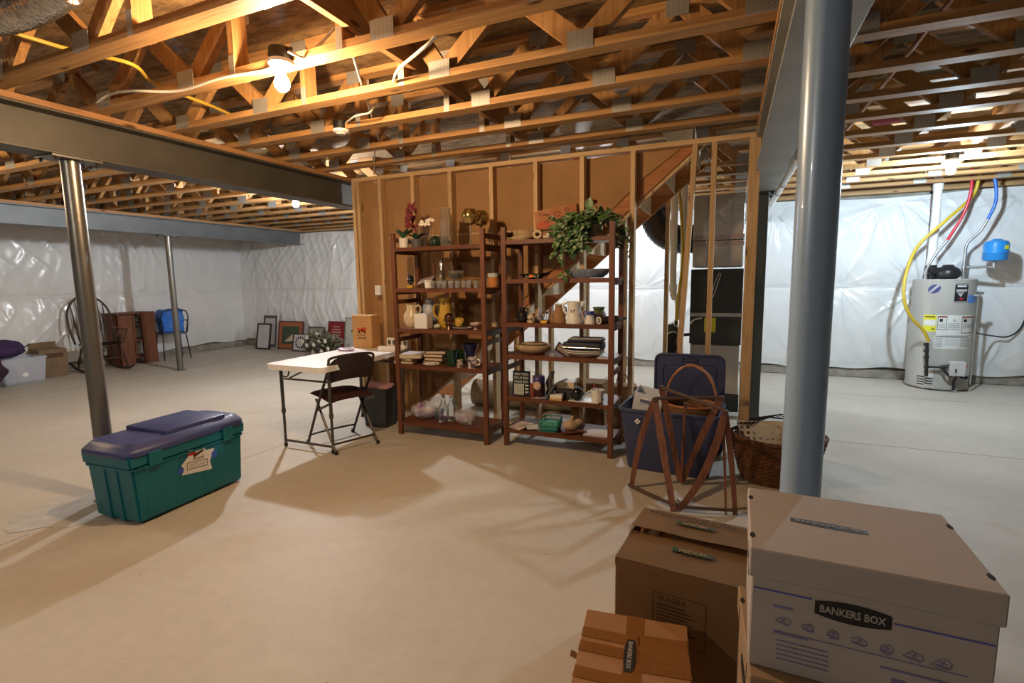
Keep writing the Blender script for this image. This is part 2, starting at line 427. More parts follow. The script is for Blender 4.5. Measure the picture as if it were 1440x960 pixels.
column(XLB, 1.86, .05, M_colgrey, 'bare grey steel column behind the teal and purple trunk')
column(.207, 1.60, .052, M_colblue, 'thick blue-grey painted column rising behind the stacked file boxes', plate=(.068, .068))
column(XFB, 5.32, .045, M_colgrey, 'thin grey steel column in front of the blue stool by the far wall')
column(XRB+.01, 5.45, .052, pm('dark_teal_steel', (.06, .08, .085), .45, .2), 'dark grey square column just past the right end of the stud wall', square=True)

# ------------------------------------------------------------------ open web floor trusses
M_galv = None
def galv():
    m = bpy.data.materials.new('stamped_galvanised_plate'); m.use_nodes = True; nt = m.node_tree; L = nt.links
    b = nt.nodes['Principled BSDF']; b.inputs['Metallic'].default_value = .55; b.inputs['Roughness'].default_value = .5
    tc = nd(nt, 'ShaderNodeTexCoord'); mp = nd(nt, 'ShaderNodeMapping'); L.new(tc.outputs['Object'], mp.inputs['Vector'])
    br = nd(nt, 'ShaderNodeTexBrick', Scale=1.0); br.inputs['Color1'].default_value = (.12, .11, .10, 1); br.inputs['Color2'].default_value = (.12, .11, .10, 1)
    br.inputs['Mortar'].default_value = (.46, .45, .42, 1); br.inputs['Mortar Size'].default_value = .0036; br.inputs['Brick Width'].default_value = .018; br.inputs['Row Height'].default_value = .0085
    mp.inputs['Rotation'].default_value = (PI/2, 0, PI/2)
    sw = nd(nt, 'ShaderNodeSeparateXYZ'); cb = nd(nt, 'ShaderNodeCombineXYZ'); L.new(tc.outputs['Object'], sw.inputs[0])
    L.new(sw.outputs['Z'], cb.inputs[0]); L.new(sw.outputs['X'], cb.inputs[1]); L.new(cb.outputs[0], br.inputs['Vector'])
    L.new(br.outputs['Color'], b.inputs['Base Color'])
    return m
M_galv = galv()
CH, CW, DEP = .038, .089, ZD-ZJ
def truss(name, X0, X1, bottoms, tops, verts, label, diags, group):
    """flat 2x4 chords, slanting webs and toothed plates; local origin at the bottom of the lower chord"""
    t = thing(name, label, 'floor truss', (X0, 0, ZJ), group=group, kind='thing')
    L = X1-X0
    MB().bx(0, L, -CW/2, CW/2, 0, CH, .0015).build('bottom_chord', M_joist, t)
    MB().bx(0, L, -CW/2, CW/2, DEP-CH, DEP-.001, .0015).build('top_chord', M_joist, t)
    for (b, a) in diags:
        MB().bar((b, 0, CH), (a, 0, DEP-CH), CW*.99, CH, up=(0, 1, 0)).build('web', M_web, t) if False else \
        MB().bar((b, 0, CH-.002), (a, 0, DEP-CH+.002), CH, CW*.985, up=(1, 0, 0)).build('web', M_web, t)
    for v in verts:
        MB().bx(v-CH/2, v+CH/2, -CW*.49, CW*.49, CH, DEP-CH).build('vertical_web', M_web, t)
    for xs, z, w, h in ((bottoms, .045, .125, .085), (tops, DEP-.045, .115, .08), (verts, .05, .038, .10)):
        for x in xs:
            if not 0 <= x <= L: continue
            MB().bx(x-w/2, x+w/2, -CW/2-.002, -CW/2-.0002, z-h/2, z+h/2).build('truss_plate', M_galv, t)
            MB().bx(x-w/2, x+w/2, CW/2+.0002, CW/2+.002, z-h/2, z+h/2).build('truss_plate', M_galv, t)
    return t
# middle bay: nodes read off the photograph, open chase between the two verticals
def mk(xs, X0): return [x-X0 for x in xs]
X0, X1 = XLB-.09, XRB-.005
mb_b = mk((-3.48, -2.74, -1.44, -.68, .08), X0); mb_t = mk((-3.78, -3.11, -2.40, -1.68, -1.06, -.30), X0); mb_v = mk((-2.38, -1.68), X0)
mb_d = [(mb_b[0], mb_t[1]-.04), (mb_b[1], mb_t[1]+.04), (mb_b[1], mb_t[2]-.03), (mb_b[2], mb_t[3]+.04), (mb_b[2], mb_t[4]-.04), (mb_b[3], mb_t[4]+.04), (mb_b[3], mb_t[5]-.04), (mb_b[4]-.03, mb_t[5]+.04)]
ORD = ['first', 'second', 'third', 'fourth', 'fifth', 'sixth', 'seventh', 'eighth', 'ninth', 'tenth', 'eleventh', 'twelfth', 'thirteenth', 'fourteenth', 'fifteenth']
def run(proto, ys, lab):
    for i, y in enumerate(ys):
        l = lab(i)
        if i == 0: proto.location.y = y; proto['label'] = l
        else:
            c = copy_tree(proto, loc=(proto.location.x, y, proto.location.z), label=l)
MIDY = [1.03, 1.505, 1.985, 2.46, 2.94, 3.435, 3.905]
p = truss('floor_truss', X0, X1, mb_b, mb_t, mb_v, '', mb_d, 'open web wooden floor trusses overhead')
run(p, MIDY, lambda i: ORD[len(MIDY)-1-i]+' wooden floor truss in front of the stud wall, over the shelves' if i < 6 else 'wooden floor truss nearest the front of the stud wall, over the shelves')
p2 = copy_tree(p)
run(p2, [5.45, 5.93, 6.41, 6.89, 7.37, 7.85], lambda i: ORD[i]+' wooden floor truss behind the staircase, between the two near steel beams')
X0, X1 = XRB+.005, XR
bs = [.25+.765*k for k in range(6)]; ts = [.25+.3825+.765*k for k in range(6)]
dg = []
for k in range(6):
    dg += [(bs[k], ts[k]-.04)]
    if k < 5: dg += [(bs[k+1], ts[k]+.04)]
p = truss('floor_truss', X0, X1, bs, ts, [1.78, 2.5], '', [d for d in dg if not (1.55 < (d[0]+d[1])/2 < 1.9)], 'open web wooden floor trusses overhead')
RY = [1.40, 1.885, 2.365, 2.855, 3.34, 3.83, 4.295, 4.78, 5.265, 5.745, 6.2, 6.69, 7.15, 7.63]
run(p, RY, lambda i: ORD[len(RY)-1-i]+' floor truss out from the back wall, over the water heater side')
X0, X1 = XL+.05, XLB-.1
bs = [.30+.765*k for k in range(9)]; ts = [.30+.3825+.765*k for k in range(8)]
dg = []
for k in range(8): dg += [(bs[k], ts[k]-.04), (bs[k+1], ts[k]+.04)]
p = truss('floor_truss', X0, X1, bs, ts, [2.1, 4.2], '', dg, 'open web wooden floor trusses overhead')
LY = [1.13, 1.61, 2.09, 2.57, 3.05, 3.53, 4.0, 4.46, 4.94, 5.42, 5.9, 6.38, 6.86, 7.34, 7.82]
run(p, LY, lambda i: ORD[len(LY)-1-i]+' floor truss out from the back wall, over the rocking chair side')
# strongback plank through the chase, and blocking
tag(MB().bx(-1.655, -1.617, .9, 4.2, 2.56, 2.70, .002).build('strongback_plank', M_beamwood), 'long wooden plank on edge threaded through the trusses beside the lit bulb', 'plank', kind='thing')
tag(MB().bx(1.96, 1.998, 1.3, 7.9, 2.56, 2.70, .002).build('strongback_plank', M_beamwood), 'long wooden plank on edge threaded through the trusses over the heater side', 'plank', kind='thing')

# ------------------------------------------------------------------ framed wall under the stairs
YS, SW, SD = 4.26, .038, .089
ZT = 2.465
w = bpy.data.objects.new('wall_middle', None); COL.objects.link(w); w.location = (-3.63, YS, 0)
w['label'] = 'open wooden stud wall behind the two brown shelves'; w['category'] = 'stud wall'; w['kind'] = 'structure'
Lw = 3.63+.175
MB().bx(0, Lw, 0, SD, ZT-.038, ZT, .002).build('top_plate', M_plate_wood, w)
MB().bx(0, 3.2, 0, SD, 0, .038, .002).build('bottom_plate', M_plate_wood, w)
for x in (-3.61, -3.555, -3.28, -2.885, -2.468, -2.034, -1.602, -1.182, -.757, .155, .117):
    MB().bx(x-SW/2, x+SW/2, 0, SD, .038 if x < -.5 else 0, ZT-.038, .0015).build('stud', M_stud, w, loc=(3.63, 0, 0))
MB().bar((-.285, SD/2, ZT-.04), (-.40, SD/2, 0), SW, SD, up=(0, 1, 0)).build('leaning_stud', M_stud, w, loc=(3.63, 0, 0))
MB().bx(-.165, -.127, 0, SD, 0, ZT-.038, .0015).build('stud', M_stud, w, loc=(3.63, 0, 0))
# paper back of the drywall on the stair side: stops along the stringer
M_kraft = pm('brown_paper_board', (.36, .20, .085), .85, var=.10, vscale=2.5, bump=.1, bscale=50)
SLOPE = .862
def zlow(x): return 2.511+(x+.178)*SLOPE      # lower edge of the stringer
mb = MB().prism([(-3.63, .03), (-3.05, .03), (-.70, zlow(-.70)+.15), (-.40, ZT-.04), (-3.63, ZT-.04)], YS+SD+.001, YS+SD+.012, 1)
mb.build('paper_board', M_kraft, w, loc=(3.63, -YS, 0))
mb = MB()
xs = (-3.52, -3.30, -2.905, -2.49, -2.055, -1.62, -1.2)
for a, b in ((-3.26, -2.905), (-2.865, -2.49), (-2.45, -2.055), (-2.015, -1.62)): mb.bx(a, b, YS+SD-.002, YS+SD+.002, 1.842, 1.857)
mb.build('seam_strip', pm('torn_paper_edge', (.55, .40, .24), .9), w, loc=(3.63, -YS, 0))
mb = MB().bx(-3.55, -2.2, YS-.016, YS-.002, 0, .055); mb.build('sill_strip', M_white, w, loc=(3.63, -YS, 0))
# wiring box on the stud
mb = MB().bx(-.035, .035, -.03, .02, -.05, .05, .004); mb.build('outlet_box', M_white, w, loc=(.30, -.01, 1.32))

# second row of studs on the far side of the stair
w2 = bpy.data.objects.new('wall_inner', None); COL.objects.link(w2); w2.location = (-3.63, 5.36, 0); w2['kind'] = 'structure'
w2['label'] = 'far stud wall seen behind the stairs'; w2['category'] = 'stud wall'
MB().bx(0, 3.3, 0, SD, ZT-.038, ZT).build('top_plate', M_plate_wood, w2)
for x in (-.60, -1.026, -1.44, -1.854, -2.28, -2.7, -3.1): MB().bx(x-SW/2, x+SW/2, 0, SD, 0, ZT-.038).build('stud', M_stud, w2, loc=(3.63, 0, 0))

# the staircase itself
M_string = wood('stringer_board', (.33, .125, .04), (.47, .20, .075), 0, knots=False, rand=.04)
M_tread = pm('chip_board_tread', (.62, .50, .33), .8, var=.2, vscale=14)
st = thing('staircase', 'wooden stairs seen from below behind the stud wall', 'stairs', (0, 0, 0), kind='thing')
def sring(y):
    mb = MB()
    xb = -.178-(2.511)/SLOPE
    mb.prism([(xb, 0), (xb-.42, 0), (xb-.42, .12), (-.62, 2.46), (-.24, 2.46)], y, y+.04, 1)
    return mb
sring(YS+SD+.014).build('stringer', M_string, st); sring(5.27).build('stringer', M_string, st)
n = 12
mbt, mbr = MB(), MB()
run_, rise = .225, .225*SLOPE
for k in range(n):
    x = -.30-run_*k; z = zlow(x)+.20
    if z < .1: break
    MB().bx(x-.25, x, YS+SD+.055, 5.27, z-.027, z, .003).build('tread', M_tread, st)
    MB().bx(x-.012, x, YS+SD+.055, 5.27, z-rise, z-.028).build('riser', M_tread, st)
mb = MB()
mb.bar((-.18, YS+SD+.057, 2.50), (-2.9, YS+SD+.057, 2.50-2.72*SLOPE), .038, .05, up=(0, 1, 0)).build('cleat_strip', M_stud, st)
# ------------------------------------------------------------------ trunk
def trunk():
    t = thing('footlocker', 'teal plastic storage trunk with a purple domed lid on the floor', 'trunk', (-3.365, 2.05, 0), math.radians(3))
    tl = pm('teal_plastic', (.004, .15, .20), .42, var=.08, vscale=5, bump=.05, bscale=120)
    pl = pm('purple_plastic', (.052, .068, .21), .42, bump=.05, bscale=120)
    W, L, H = .385, .715, .43
    mb = MB()
    def ring(k, z): return [mb.bm.verts.new((sx*W/2*k, sy*L/2*k, z)) for sx, sy in ((-1, -1), (1, -1), (1, 1), (-1, 1))]
    secs = [(1, .012), (1.005, .05), (1.05, H-.085), (1.10, H-.08), (1.115, H)]
    R = [ring(*s) for s in secs]
    mb.bm.faces.new(R[0]); mb.bm.faces.new(R[-1])
    for a, b in zip(R, R[1:]):
        for i in range(4): mb.bm.faces.new((a[i], a[(i+1) % 4], b[(i+1) % 4], b[i]))
    bmesh.ops.bevel(mb.bm, geom=[e for e in mb.bm.edges], offset=.012, segments=2, affect='EDGES')
    mb.build('body', tl, t, smooth=True)
    for sy in (-1, 1):
        mb = MB()
        for sx in (-1, 1): mb.box((sx*.055, sy*(L/2*1.025-.002), .18), (.03, .022, .33), (-sy*.045, 0, 0), .004)
        mb.build('end_rib', tl, t)
    for y in (-.20, .17):
        MB().box((W/2*1.03-.002, y, .19), (.012, .20, .33), (0, .025, 0), .004).build('side_panel', tl, t)
    W2, L2 = W*1.16, L*1.15
    mb = MB()
    def oct_(k, kz, z): 
        a, b = W2/2*k, L2/2*kz; c = .05
        return [mb.bm.verts.new(p) for p in ((-a+c, -b, z), (a-c, -b, z), (a, -b+c, z), (a, b-c, z), (a-c, b, z), (-a+c, b, z), (-a, b-c, z), (-a, -b+c, z))]
    R = [oct_(1, 1, H-.012), oct_(1.01, 1.01, H+.012), oct_(.985, .985, H+.028), oct_(.93, .965, H+.036), oct_(.86, .93, H+.058), oct_(.74, .87, H+.066)]
    mb.bm.faces.new(R[0][::-1]); mb.bm.faces.new(R[-1])
    for a, b in zip(R, R[1:]):
        for i in range(8): mb.bm.faces.new((a[i], a[(i+1) % 8], b[(i+1) % 8], b[i]))
    bmesh.ops.bevel(mb.bm, geom=[e for e in mb.bm.edges], offset=.006, segments=2, affect='EDGES')
    lid = mb.build('lid', pl, t, smooth=True)
    mb = MB()
    mb.box((.0, .06, H+.072), (W2*.84, .42, .034), None, .012, 2); mb.build('lid_panel', pl, lid, smooth=True)
    for y in (-.25, .25): MB().box((W2/2+.001, y, H-.045), (.012, .075, .09), (0, .02, 0), .004).build('latch', tl, t)
    # taped note, two slips, a frame of writing
    lb = MB()
    pts = [(-.105, -.072), (.105, -.078), (.085, -.02), (.115, .062), (.05, .060), (.045, .075), (-.07, .082), (-.072, .04), (-.112, -.005)]
    lb.prism(pts, 0, .0015, 2)
    base = Euler((PI/2, 0, PI/2)).to_matrix().to_4x4(); 
    def place(o, dx, dz, off):
        m = Matrix.Translation((W/2*1.055+off, .03+dx, .265+dz)) @ Matrix.Rotation(.03, 4, 'Y') @ Matrix.Rotation(-.12, 4, 'X') @ base
        o.parent = t; o.matrix_local = m
    o = lb.build('paper_label', M_paper); place(o, 0, 0, 0)
    q = MB(); 
    for a, b, c, d in ((-.075, .065, -.045, -.041), (-.075, .065, -.003, .001), (-.077, -.073, -.045, .001), (.063, .067, -.045, .001)): q.bx(a, b, c, d, .0016, .002)
    for k in range(3): q.bx(-.06, .05, -.036+.01*k, -.034+.01*k, .0016, .0019)
    q.build('printed_frame', M_black_ink, o)
    text('handwriting', 'Amenia', .08, .022, M_black_ink, o, (0, .022, .002), (0, 0, .05))
    MB().bx(-.075, -.02, .045, .066, .0016, .0024).build('red_stamp', M_red, o)
    MB().prism([(-.03, .028), (.035, .06), (.03, .07), (-.04, .045)], .0016, .0022, 2).build('black_stroke', M_black_ink, o)
    bt = pm('blue_tape', (.05, .10, .55), .6)
    MB().bx(.095, .135, .0, .038, .0016, .003).build('tape', bt, o); MB().bx(-.135, -.10, -.055, -.02, .0016, .003).build('tape', bt, o)
trunk()

# ------------------------------------------------------------------ folding table, chair, bin
def table():
    t = thing('folding_table', 'white plastic folding table with grey tubular legs', 'table', (-3.24, 3.60, 0))
    mt = pm('white_moulded_top', (.84, .83, .82), .45, bump=.06, bscale=90)
    W, L, H = .635, 1.24, .742
    mb = MB(); c = .06; poly = []
    for cx, cy_, a0 in ((W/2-c, L/2-c, 0), (-W/2+c, L/2-c, 90), (-W/2+c, -L/2+c, 180), (W/2-c, -L/2+c, 270)):
        for k in range(7): a = math.radians(a0+15*k); poly.append((cx+c*math.cos(a), cy_+c*math.sin(a)))
    mb.prism(poly, H-.045, H, 2); mb.build('table_top', mt, t)
    leg = pm('grey_tube', (.10, .095, .085), .35, .5)
    for sy in (-1, 1):
        y = sy*.50
        MB().tube([(-.265, y, .055), (.265, y, .055)], .011).build('leg_crossbar', leg, t, smooth=True); MB().tube([(-.265, y, .60), (.265, y, .60)], .009).build('leg_crossbar', leg, t, smooth=True)
        for sx in (-1, 1):
            l = MB().cyl((sx*.265, y, .01), (sx*.265, y, .33), .0115, seg=12).cyl((sx*.265, y, .30), (sx*.265, y, H-.045), .0145, seg=12).cyl((sx*.265, y, .30), (sx*.265, y, .335), .018, seg=12).build('leg', leg, t, smooth=True)
            MB().cyl((sx*.265, y, 0), (sx*.265, y, .03), .015, seg=12).build('foot_cap', M_black, l, smooth=True)
        MB().tube([(-.2, y-sy*.02, .60), (-.1, y-sy*.25, .69), (0, y-sy*.30, .695), (.1, y-sy*.25, .69), (.2, y-sy*.02, .60)], .007).build('brace', leg, t, smooth=True)
    MB().tube([(-.16, -.60, H-.05), (-.15, -.605, H-.085), (-.08, -.605, H-.095), (-.06, -.60, H-.05)], .006, sub=4).build('carry_handle', M_black, t, smooth=True)
table()
def chair():
    # faces the long side of the table
    t = thing('folding_chair', 'brown padded metal folding chair pulled up beside the white table', 'chair', (-3.06, 3.34, 0), math.radians(69))
    fm = pm('brown_enamel_tube', (.06, .045, .04), .38, .4)
    fab = pm('brown_fabric', (.085, .03, .024), .9, var=.35, vscale=55, bump=.3, bscale=160)
    bkm = pm('brown_vinyl_back', (.07, .048, .042), .55, bump=.08, bscale=60)
    w = .215
    for sx in (-1, 1):   # front leg runs up into the back frame
        l = MB().tube([(sx*w, .27, 0), (sx*w*.985, .02, .40), (sx*w*.95, -.15, .66), (sx*w*.93, -.185, .76)], .0115, sub=5).build('leg', fm, t, smooth=True)
        MB().cyl((sx*w, .27, 0), (sx*w, .265, .03), .016, seg=12).build('foot_cap', M_black, l, smooth=True)
        l = MB().tube([(sx*w*.9, -.22, 0), (sx*w*.9, .10, .42)], .0105).build('leg', fm, t, smooth=True)
        MB().cyl((sx*w*.9, -.22, 0), (sx*w*.9, -.21, .03), .015, seg=12).build('foot_cap', M_black, l, smooth=True)
        MB().bar((sx*w*.97, .06, .33), (sx*w*.97, -.17, .42), .006, .02).build('hinge_link', fm, t)
    MB().tube([(-w, .245, .04), (-w*.85, .22, .085), (w*.85, .22, .085), (w, .245, .04)], .009, sub=4).build('stretcher', fm, t, smooth=True)
    MB().tube([(-w*.9, -.17, .075), (w*.9, -.17, .075)], .009).build('stretcher', fm, t, smooth=True)
    MB().tube([(-w*.93, -.185, .75), (-w*.85, -.20, .80), (0, -.212, .815), (w*.85, -.20, .80), (w*.93, -.185, .75)], .0115, sub=6).build('back_frame', fm, t, smooth=True)
    mb = MB()
    def seat(u, v):
        x = (u-.5)*2; y = (v-.5)*2
        k = min(1, 1.22-abs(x)**6*.18-abs(y)**6*.18)
        return Vector((x*.21*k, .03+y*.215*k, .475-.022*(abs(x)**4+abs(y)**4)+.012*y))
    mb.grid(seat, 14, 14)
    bmesh.ops.solidify(mb.bm, geom=mb.bm.faces[:], thickness=.055)
    mb.build('seat', fab, t, smooth=True)
    mb = MB()
    def back(u, v):
        x = (u-.5)*2; z = v
        return Vector((x*.203*(1-.06*v**4), -.150-.050*v-.02*(1-x*x), .585+z*.222-.045*abs(x)**5*v+.02*(1-x*x)*(v-1)*-1))
    mb.grid(back, 14, 8); bmesh.ops.solidify(mb.bm, geom=mb.bm.faces[:], thickness=.022)
    mb.build('backrest', bkm, t, smooth=True)
chair()
def bin_():
    t = thing('waste_bin', 'small dark plastic waste bin on the floor under the white table', 'bin', (-3.13, 3.93, 0))
    m = pm('charcoal_plastic', (.03, .03, .03), .5)
    mb = MB()
    rings = []
    for k, z in ((.80, 0), (1, .36), (1.05, .365), (1.05, .385), (.95, .385), (.78, .02)):
        rings.append([mb.bm.verts.new((sx*.15*k, sy*.11*k, z)) for sx, sy in ((-1, -1), (1, -1), (1, 1), (-1, 1))])
    for a, b in zip(rings, rings[1:]):
        for i in range(4): mb.bm.faces.new((a[i], a[(i+1) % 4], b[(i+1) % 4], b[i]))
    mb.bm.faces.new(rings[0][::-1]); mb.bm.faces.new(rings[-1])
    mb.build('bin_body', m, t)
    MB().box((0, 0, .395), (.25, .17, .03), (0.1, .1, .3), .01).build('bin_liner', pm('pink_paper', (.55, .28, .28), .8), t)
bin_()

# ------------------------------------------------------------------ cardboard boxes
M_card = pm('white_grey_card', (.43, .38, .345), .85, var=.05, vscale=3, bump=.05, bscale=80)
M_kcard = pm('brown_card', (.235, .125, .05), .85, var=.08, vscale=4, bump=.08, bscale=40)
M_kcard2 = pm('orange_brown_card', (.34, .165, .065), .8, var=.06, vscale=4, bump=.06, bscale=40)
M_slot = pm('dark_slot', (.02, .016, .012), .9)
def oval_logo(parent, w, h, loc, rot, ink=M_black_ink, pale=None):
    mb = MB(); pts = []
    for k in range(17): u = -1+k/8; pts.append((u*w/2, -h/2*(1-.38*u*u)))
    for k in range(17): u = 1-k/8; pts.append((u*w/2, h/2*(1-.38*u*u)))
    mb.prism(pts, 0, .0008, 2)
    o = mb.build('logo_panel', ink, parent, loc=loc, rot=rot)
    text('logo_lettering', 'BANKERS BOX', w*.86, h*.38, pale or pm('pale_lettering', (.40, .36, .31), .8), o, (0, 0, .0012), (0, 0, 0), bold=.022)
    return o
def file_box(loc, rz, label, w, d, h, card, printed=True, lid=True):
    t = thing('file_storage_box', label, 'box', loc, rz, group='stacked file boxes')
    b = MB().bx(-w/2+.006, w/2-.006, -d/2+.006, d/2-.006, 0, h-.012, .003).build('carton', card, t)
    l = MB().bx(-w/2, w/2, -d/2, d/2, h-.062, h, .003).build('lid', card, t)
    for sx in (-1, 1):
        for y in (-d*.32, d*.30): 
            MB().box((sx*(w/2+.0002), y, h-.035), (.001, .009, .034)).build('lid_slot', M_slot, l)
            MB().sph((sx*(w/2-.006), y, h), .013, (.42, 1, .03), u=14, v=6).build('lid_slot', M_slot, l)
    MB().bx(-w/2+.003, -w/2+.006, -.045, .045, h*.52, h*.62).build('hand_hole', M_slot, b)
    MB().bx(w/2-.006, w/2-.003, -.045, .045, h*.52, h*.62).build('hand_hole', M_slot, b)
    if printed:
        oval_logo(l, .145, .026, (-.045, .0, h+.0002), (0, 0, -.05))
        yf = -d/2+.0055
        oval_logo(b, .125, .042, (-.02, yf, h*.615), FRONT)
        mb = MB(); rl = MB()
        def ln(x0, x1, z, t_=.0022, z2=None, mb=mb): mb.bar((x0, yf-.0005, z), (x1, yf-.0005, z if z2 is None else z2), t_, .001, up=(0, 1, 0))
        zl = h*.655
        ln(-w/2+.01, -.088, zl+.004, .003, None, rl); rl.build('printed_rule', M_ink_blue, b); rl = MB(); ln(.046, w/2-.01, zl-.010, .003, None, rl); rl.build('printed_rule', M_ink_blue, b)
        ib = pm('faded_blue_print', (.20, .18, .34), .7)
        r = random.Random(5)
        for k in range(5): ln(-.145, -.055+r.uniform(-.008, .004), h*.27-.010*k, .0022)
        ln(-.152, -.09, h*.33, .004); ln(-.155, -.12, h*.55, .005); ln(.03, .16, h*.26, .004)
        for k in range(7):
            cx = -.135+.043*k; cz = h*.44-.002*k; pts = []; a_, b2 = r.uniform(.8, 1.3), r.uniform(.8, 1.3)
            for q in range(9):
                a = 2*PI*q/8+.3; pts.append((cx+a_*(.011+r.uniform(-.003, .004)*(q % 8 > 0))*math.cos(a), yf-.0004, cz+b2*(.009+r.uniform(-.003, .003)*(q % 8 > 0))*math.sin(a)))
            mb.tube(pts, .0007, seg=4); mb.bar((cx-.008, yf-.0004, cz+.004), (cx+.007, yf-.0004, cz+.001), .0012, .0006, up=(0, 1, 0)); mb.bar((cx-.004, yf-.0004, cz-.006), (cx+.002, yf-.0004, cz+.007), .001, .0006, up=(0, 1, 0)); mb.bar((cx-.010, yf-.0005, cz-.004), (cx+.010, yf-.0005, cz-.007), .0035, .001, up=(0, 1, 0))
        for a in ((.12, h*.16), (.155, h*.16), (.06, h*.14)): mb.box((a[0], yf-.0004, a[1]), (.022, .001, .028))
        ln(-.155, .16, h*.345, .0012)
        mb.build('printed_diagrams', ib, b)
    return t
bl, bd = .405, .325
BX, BY = .262, 1.236
M_card2 = pm('tan_card', (.30, .20, .115), .85, var=.06, vscale=4)
file_box((BX+.005, BY-.005, 0), math.radians(-2), 'file storage box at the floor under two others', bl, bd, .32, M_card2, printed=False)
file_box((BX-.003, BY-.015, .32), math.radians(3), 'middle file storage box under the printed lidded one', bl, bd, .284, M_card2, printed=False)
file_box((BX, BY, .605), math.radians(-1), 'pale lidded file box with blue printing, topmost of the stack by the round column', bl, bd, .262, M_card)

def medium_box():
    t = thing('moving_box', 'brown medium moving box with parted flaps marked dinnerware', 'box', (-.105, 1.93, 0), math.radians(-5))
    W, D, H = .455, .44, .402
    MB().bx(-W/2, W/2, -D/2, D/2, 0, H-.03, .004).bx(-W/2, W/2, -D/2, -D/2+.005, H-.03, H).bx(-W/2, W/2, D/2-.005, D/2, H-.03, H).bx(-W/2, -W/2+.005, -D/2, D/2, H-.03, H).bx(W/2-.005, W/2, -D/2, D/2, H-.03, H).build('carton', M_kcard, t)
    mk_ = pm('brown_card_flap', (.36, .215, .105), .85, var=.10, vscale=4, bump=.1, bscale=30)
    def flap(y0, z0, y1, z1, name):
        mb = MB()
        def fn(u, v):
            x = (u-.5)*W; y = y0+(y1-y0)*v
            z = z0+(z1-z0)*v+.002*math.sin(u*9)*v*v*(1 if name == 'back' else -1)
            return Vector((x, y, z))
        mb.grid(fn, 12, 8); bmesh.ops.solidify(mb.bm, geom=mb.bm.faces[:], thickness=.004)
        return mb.build('flap', mk_, t)
    f1 = flap(-D/2, H+.002, .012, H-.002, 'front'); f2 = flap(D/2, H+.004, .0, H+.022, 'back')
    MB().bx(-W/2, -W/2+.10, -.16, .16, H-.028, H-.022).build('inner_flap', M_kcard, t)
    MB().bx(W/2-.10, W/2, -.16, .16, H-.028, H-.022).build('inner_flap', M_kcard, t)
    mb = MB(); mb.box((-W/2-.001, 0, H-.01), (.004, .055, .09)); mb.build('clear_tape', M_bag, t)
    def ontop(name, s, w, h, x, v, flapp, m, rz):
        front = flapp is f1
        y0, z0, y1, z1 = (-D/2, H+.002, .012, H-.002) if front else (D/2, H+.004, 0, H+.022)
        sl = math.atan2(z1-z0, y1-y0); 
        if not front: sl = math.atan2(z0-z1, y0-y1)
        return text(name, s, w, h, m, flapp, (x, y0+(y1-y0)*v, z0+(z1-z0)*v+.0092), (sl, 0, rz), depth=.001)
    gm = M_green_ink
    for fl, v, rz, s in ((f1, .60, 0, 1), (f2, .50, PI, -1)):
        y0, z0, y1, z1 = (-D/2, H+.002, .012, H-.002) if fl is f1 else (D/2, H+.004, 0, H+.022)
        sl = math.atan2(z1-z0, y1-y0) if fl is f1 else math.atan2(z0-z1, y0-y1)
        MB().bx(-.072, .072, -.014, .014, 0, .001).build('green_bar', gm, fl, loc=(.02 if s == 1 else .0, y0+(y1-y0)*v, z0+(z1-z0)*v+.0075), rot=(sl, 0, 0))
        ontop('size_lettering', 'MEDIUM', .092, .018, .02 if s == 1 else .0, v, fl, pm('tan_lettering', (.48, .30, .14), .8), rz)
        ontop('size_lettering', 'MEDIANA', .075, .010, .02 if s == 1 else .0, v-.13, fl, M_ink_brown, rz)
    ontop('handwriting', 'ANTIQUE DINNERWARE', .40, .022, .01, .22, f2, M_ink_brown, PI)
    yf = -D/2-.0004
    pr = pm('dark_print', (.085, .042, .014), .85)
    mb = MB()
    for a, b, c, d in ((-.09, .09, .31, .312), (-.09, .09, .13, .132), (-.09, -.088, .13, .312), (.088, .09, .13, .312)): mb.bx(a, b, yf-.001, yf, c, d)
    for k in range(9): mb.bx(-.075, .02+.05*((k*7) % 5)/5, yf-.001, yf, .265-.013*k, .270-.013*k)
    mb.build('printed_panel', pr, t)
    text('print_lettering', 'FRAGILE', .095, .018, pr, t, (-.025, yf-.0006, .292), FRONT)
medium_box()
def small_box():
    t = thing('small_carton', 'small orange-brown taped carton in front of the medium moving box', 'box', (-.232, 1.425, 0), math.radians(7))
    W, D, H = .335, .41, .258
    MB().bx(-W/2, W/2, -D/2, D/2, 0, H, .003).build('carton', M_kcard2, t)
    tp = pm('shiny_packing_tape', (.30, .125, .035), .12, coat=.6, alpha=.75, bump=.15, bscale=14)
    z = H+.0006
    MB().bx(-.028, .028, -D/2, D/2, z, z+.0008).build('packing_tape', tp, t)
    for y in (-.09, .02, .085): MB().box((-.075, y, z+.0012), (W*.55, .045, .0008), (0, 0, -.03)).build('packing_tape', tp, t)
    MB().box((.09, .04, z+.0012), (W*.45, .16, .0008), (0, 0, .05)).build('packing_tape', tp, t)
    MB().box((-W/2-.01, .0, H-.02), (.03, .02, .002), (.4, .5, .2)).build('loose_tape_end', tp, t)
    oval_logo(t, .135, .036, (-.01, .015, z+.003), (0, 0, -PI/2-.02))
small_box()

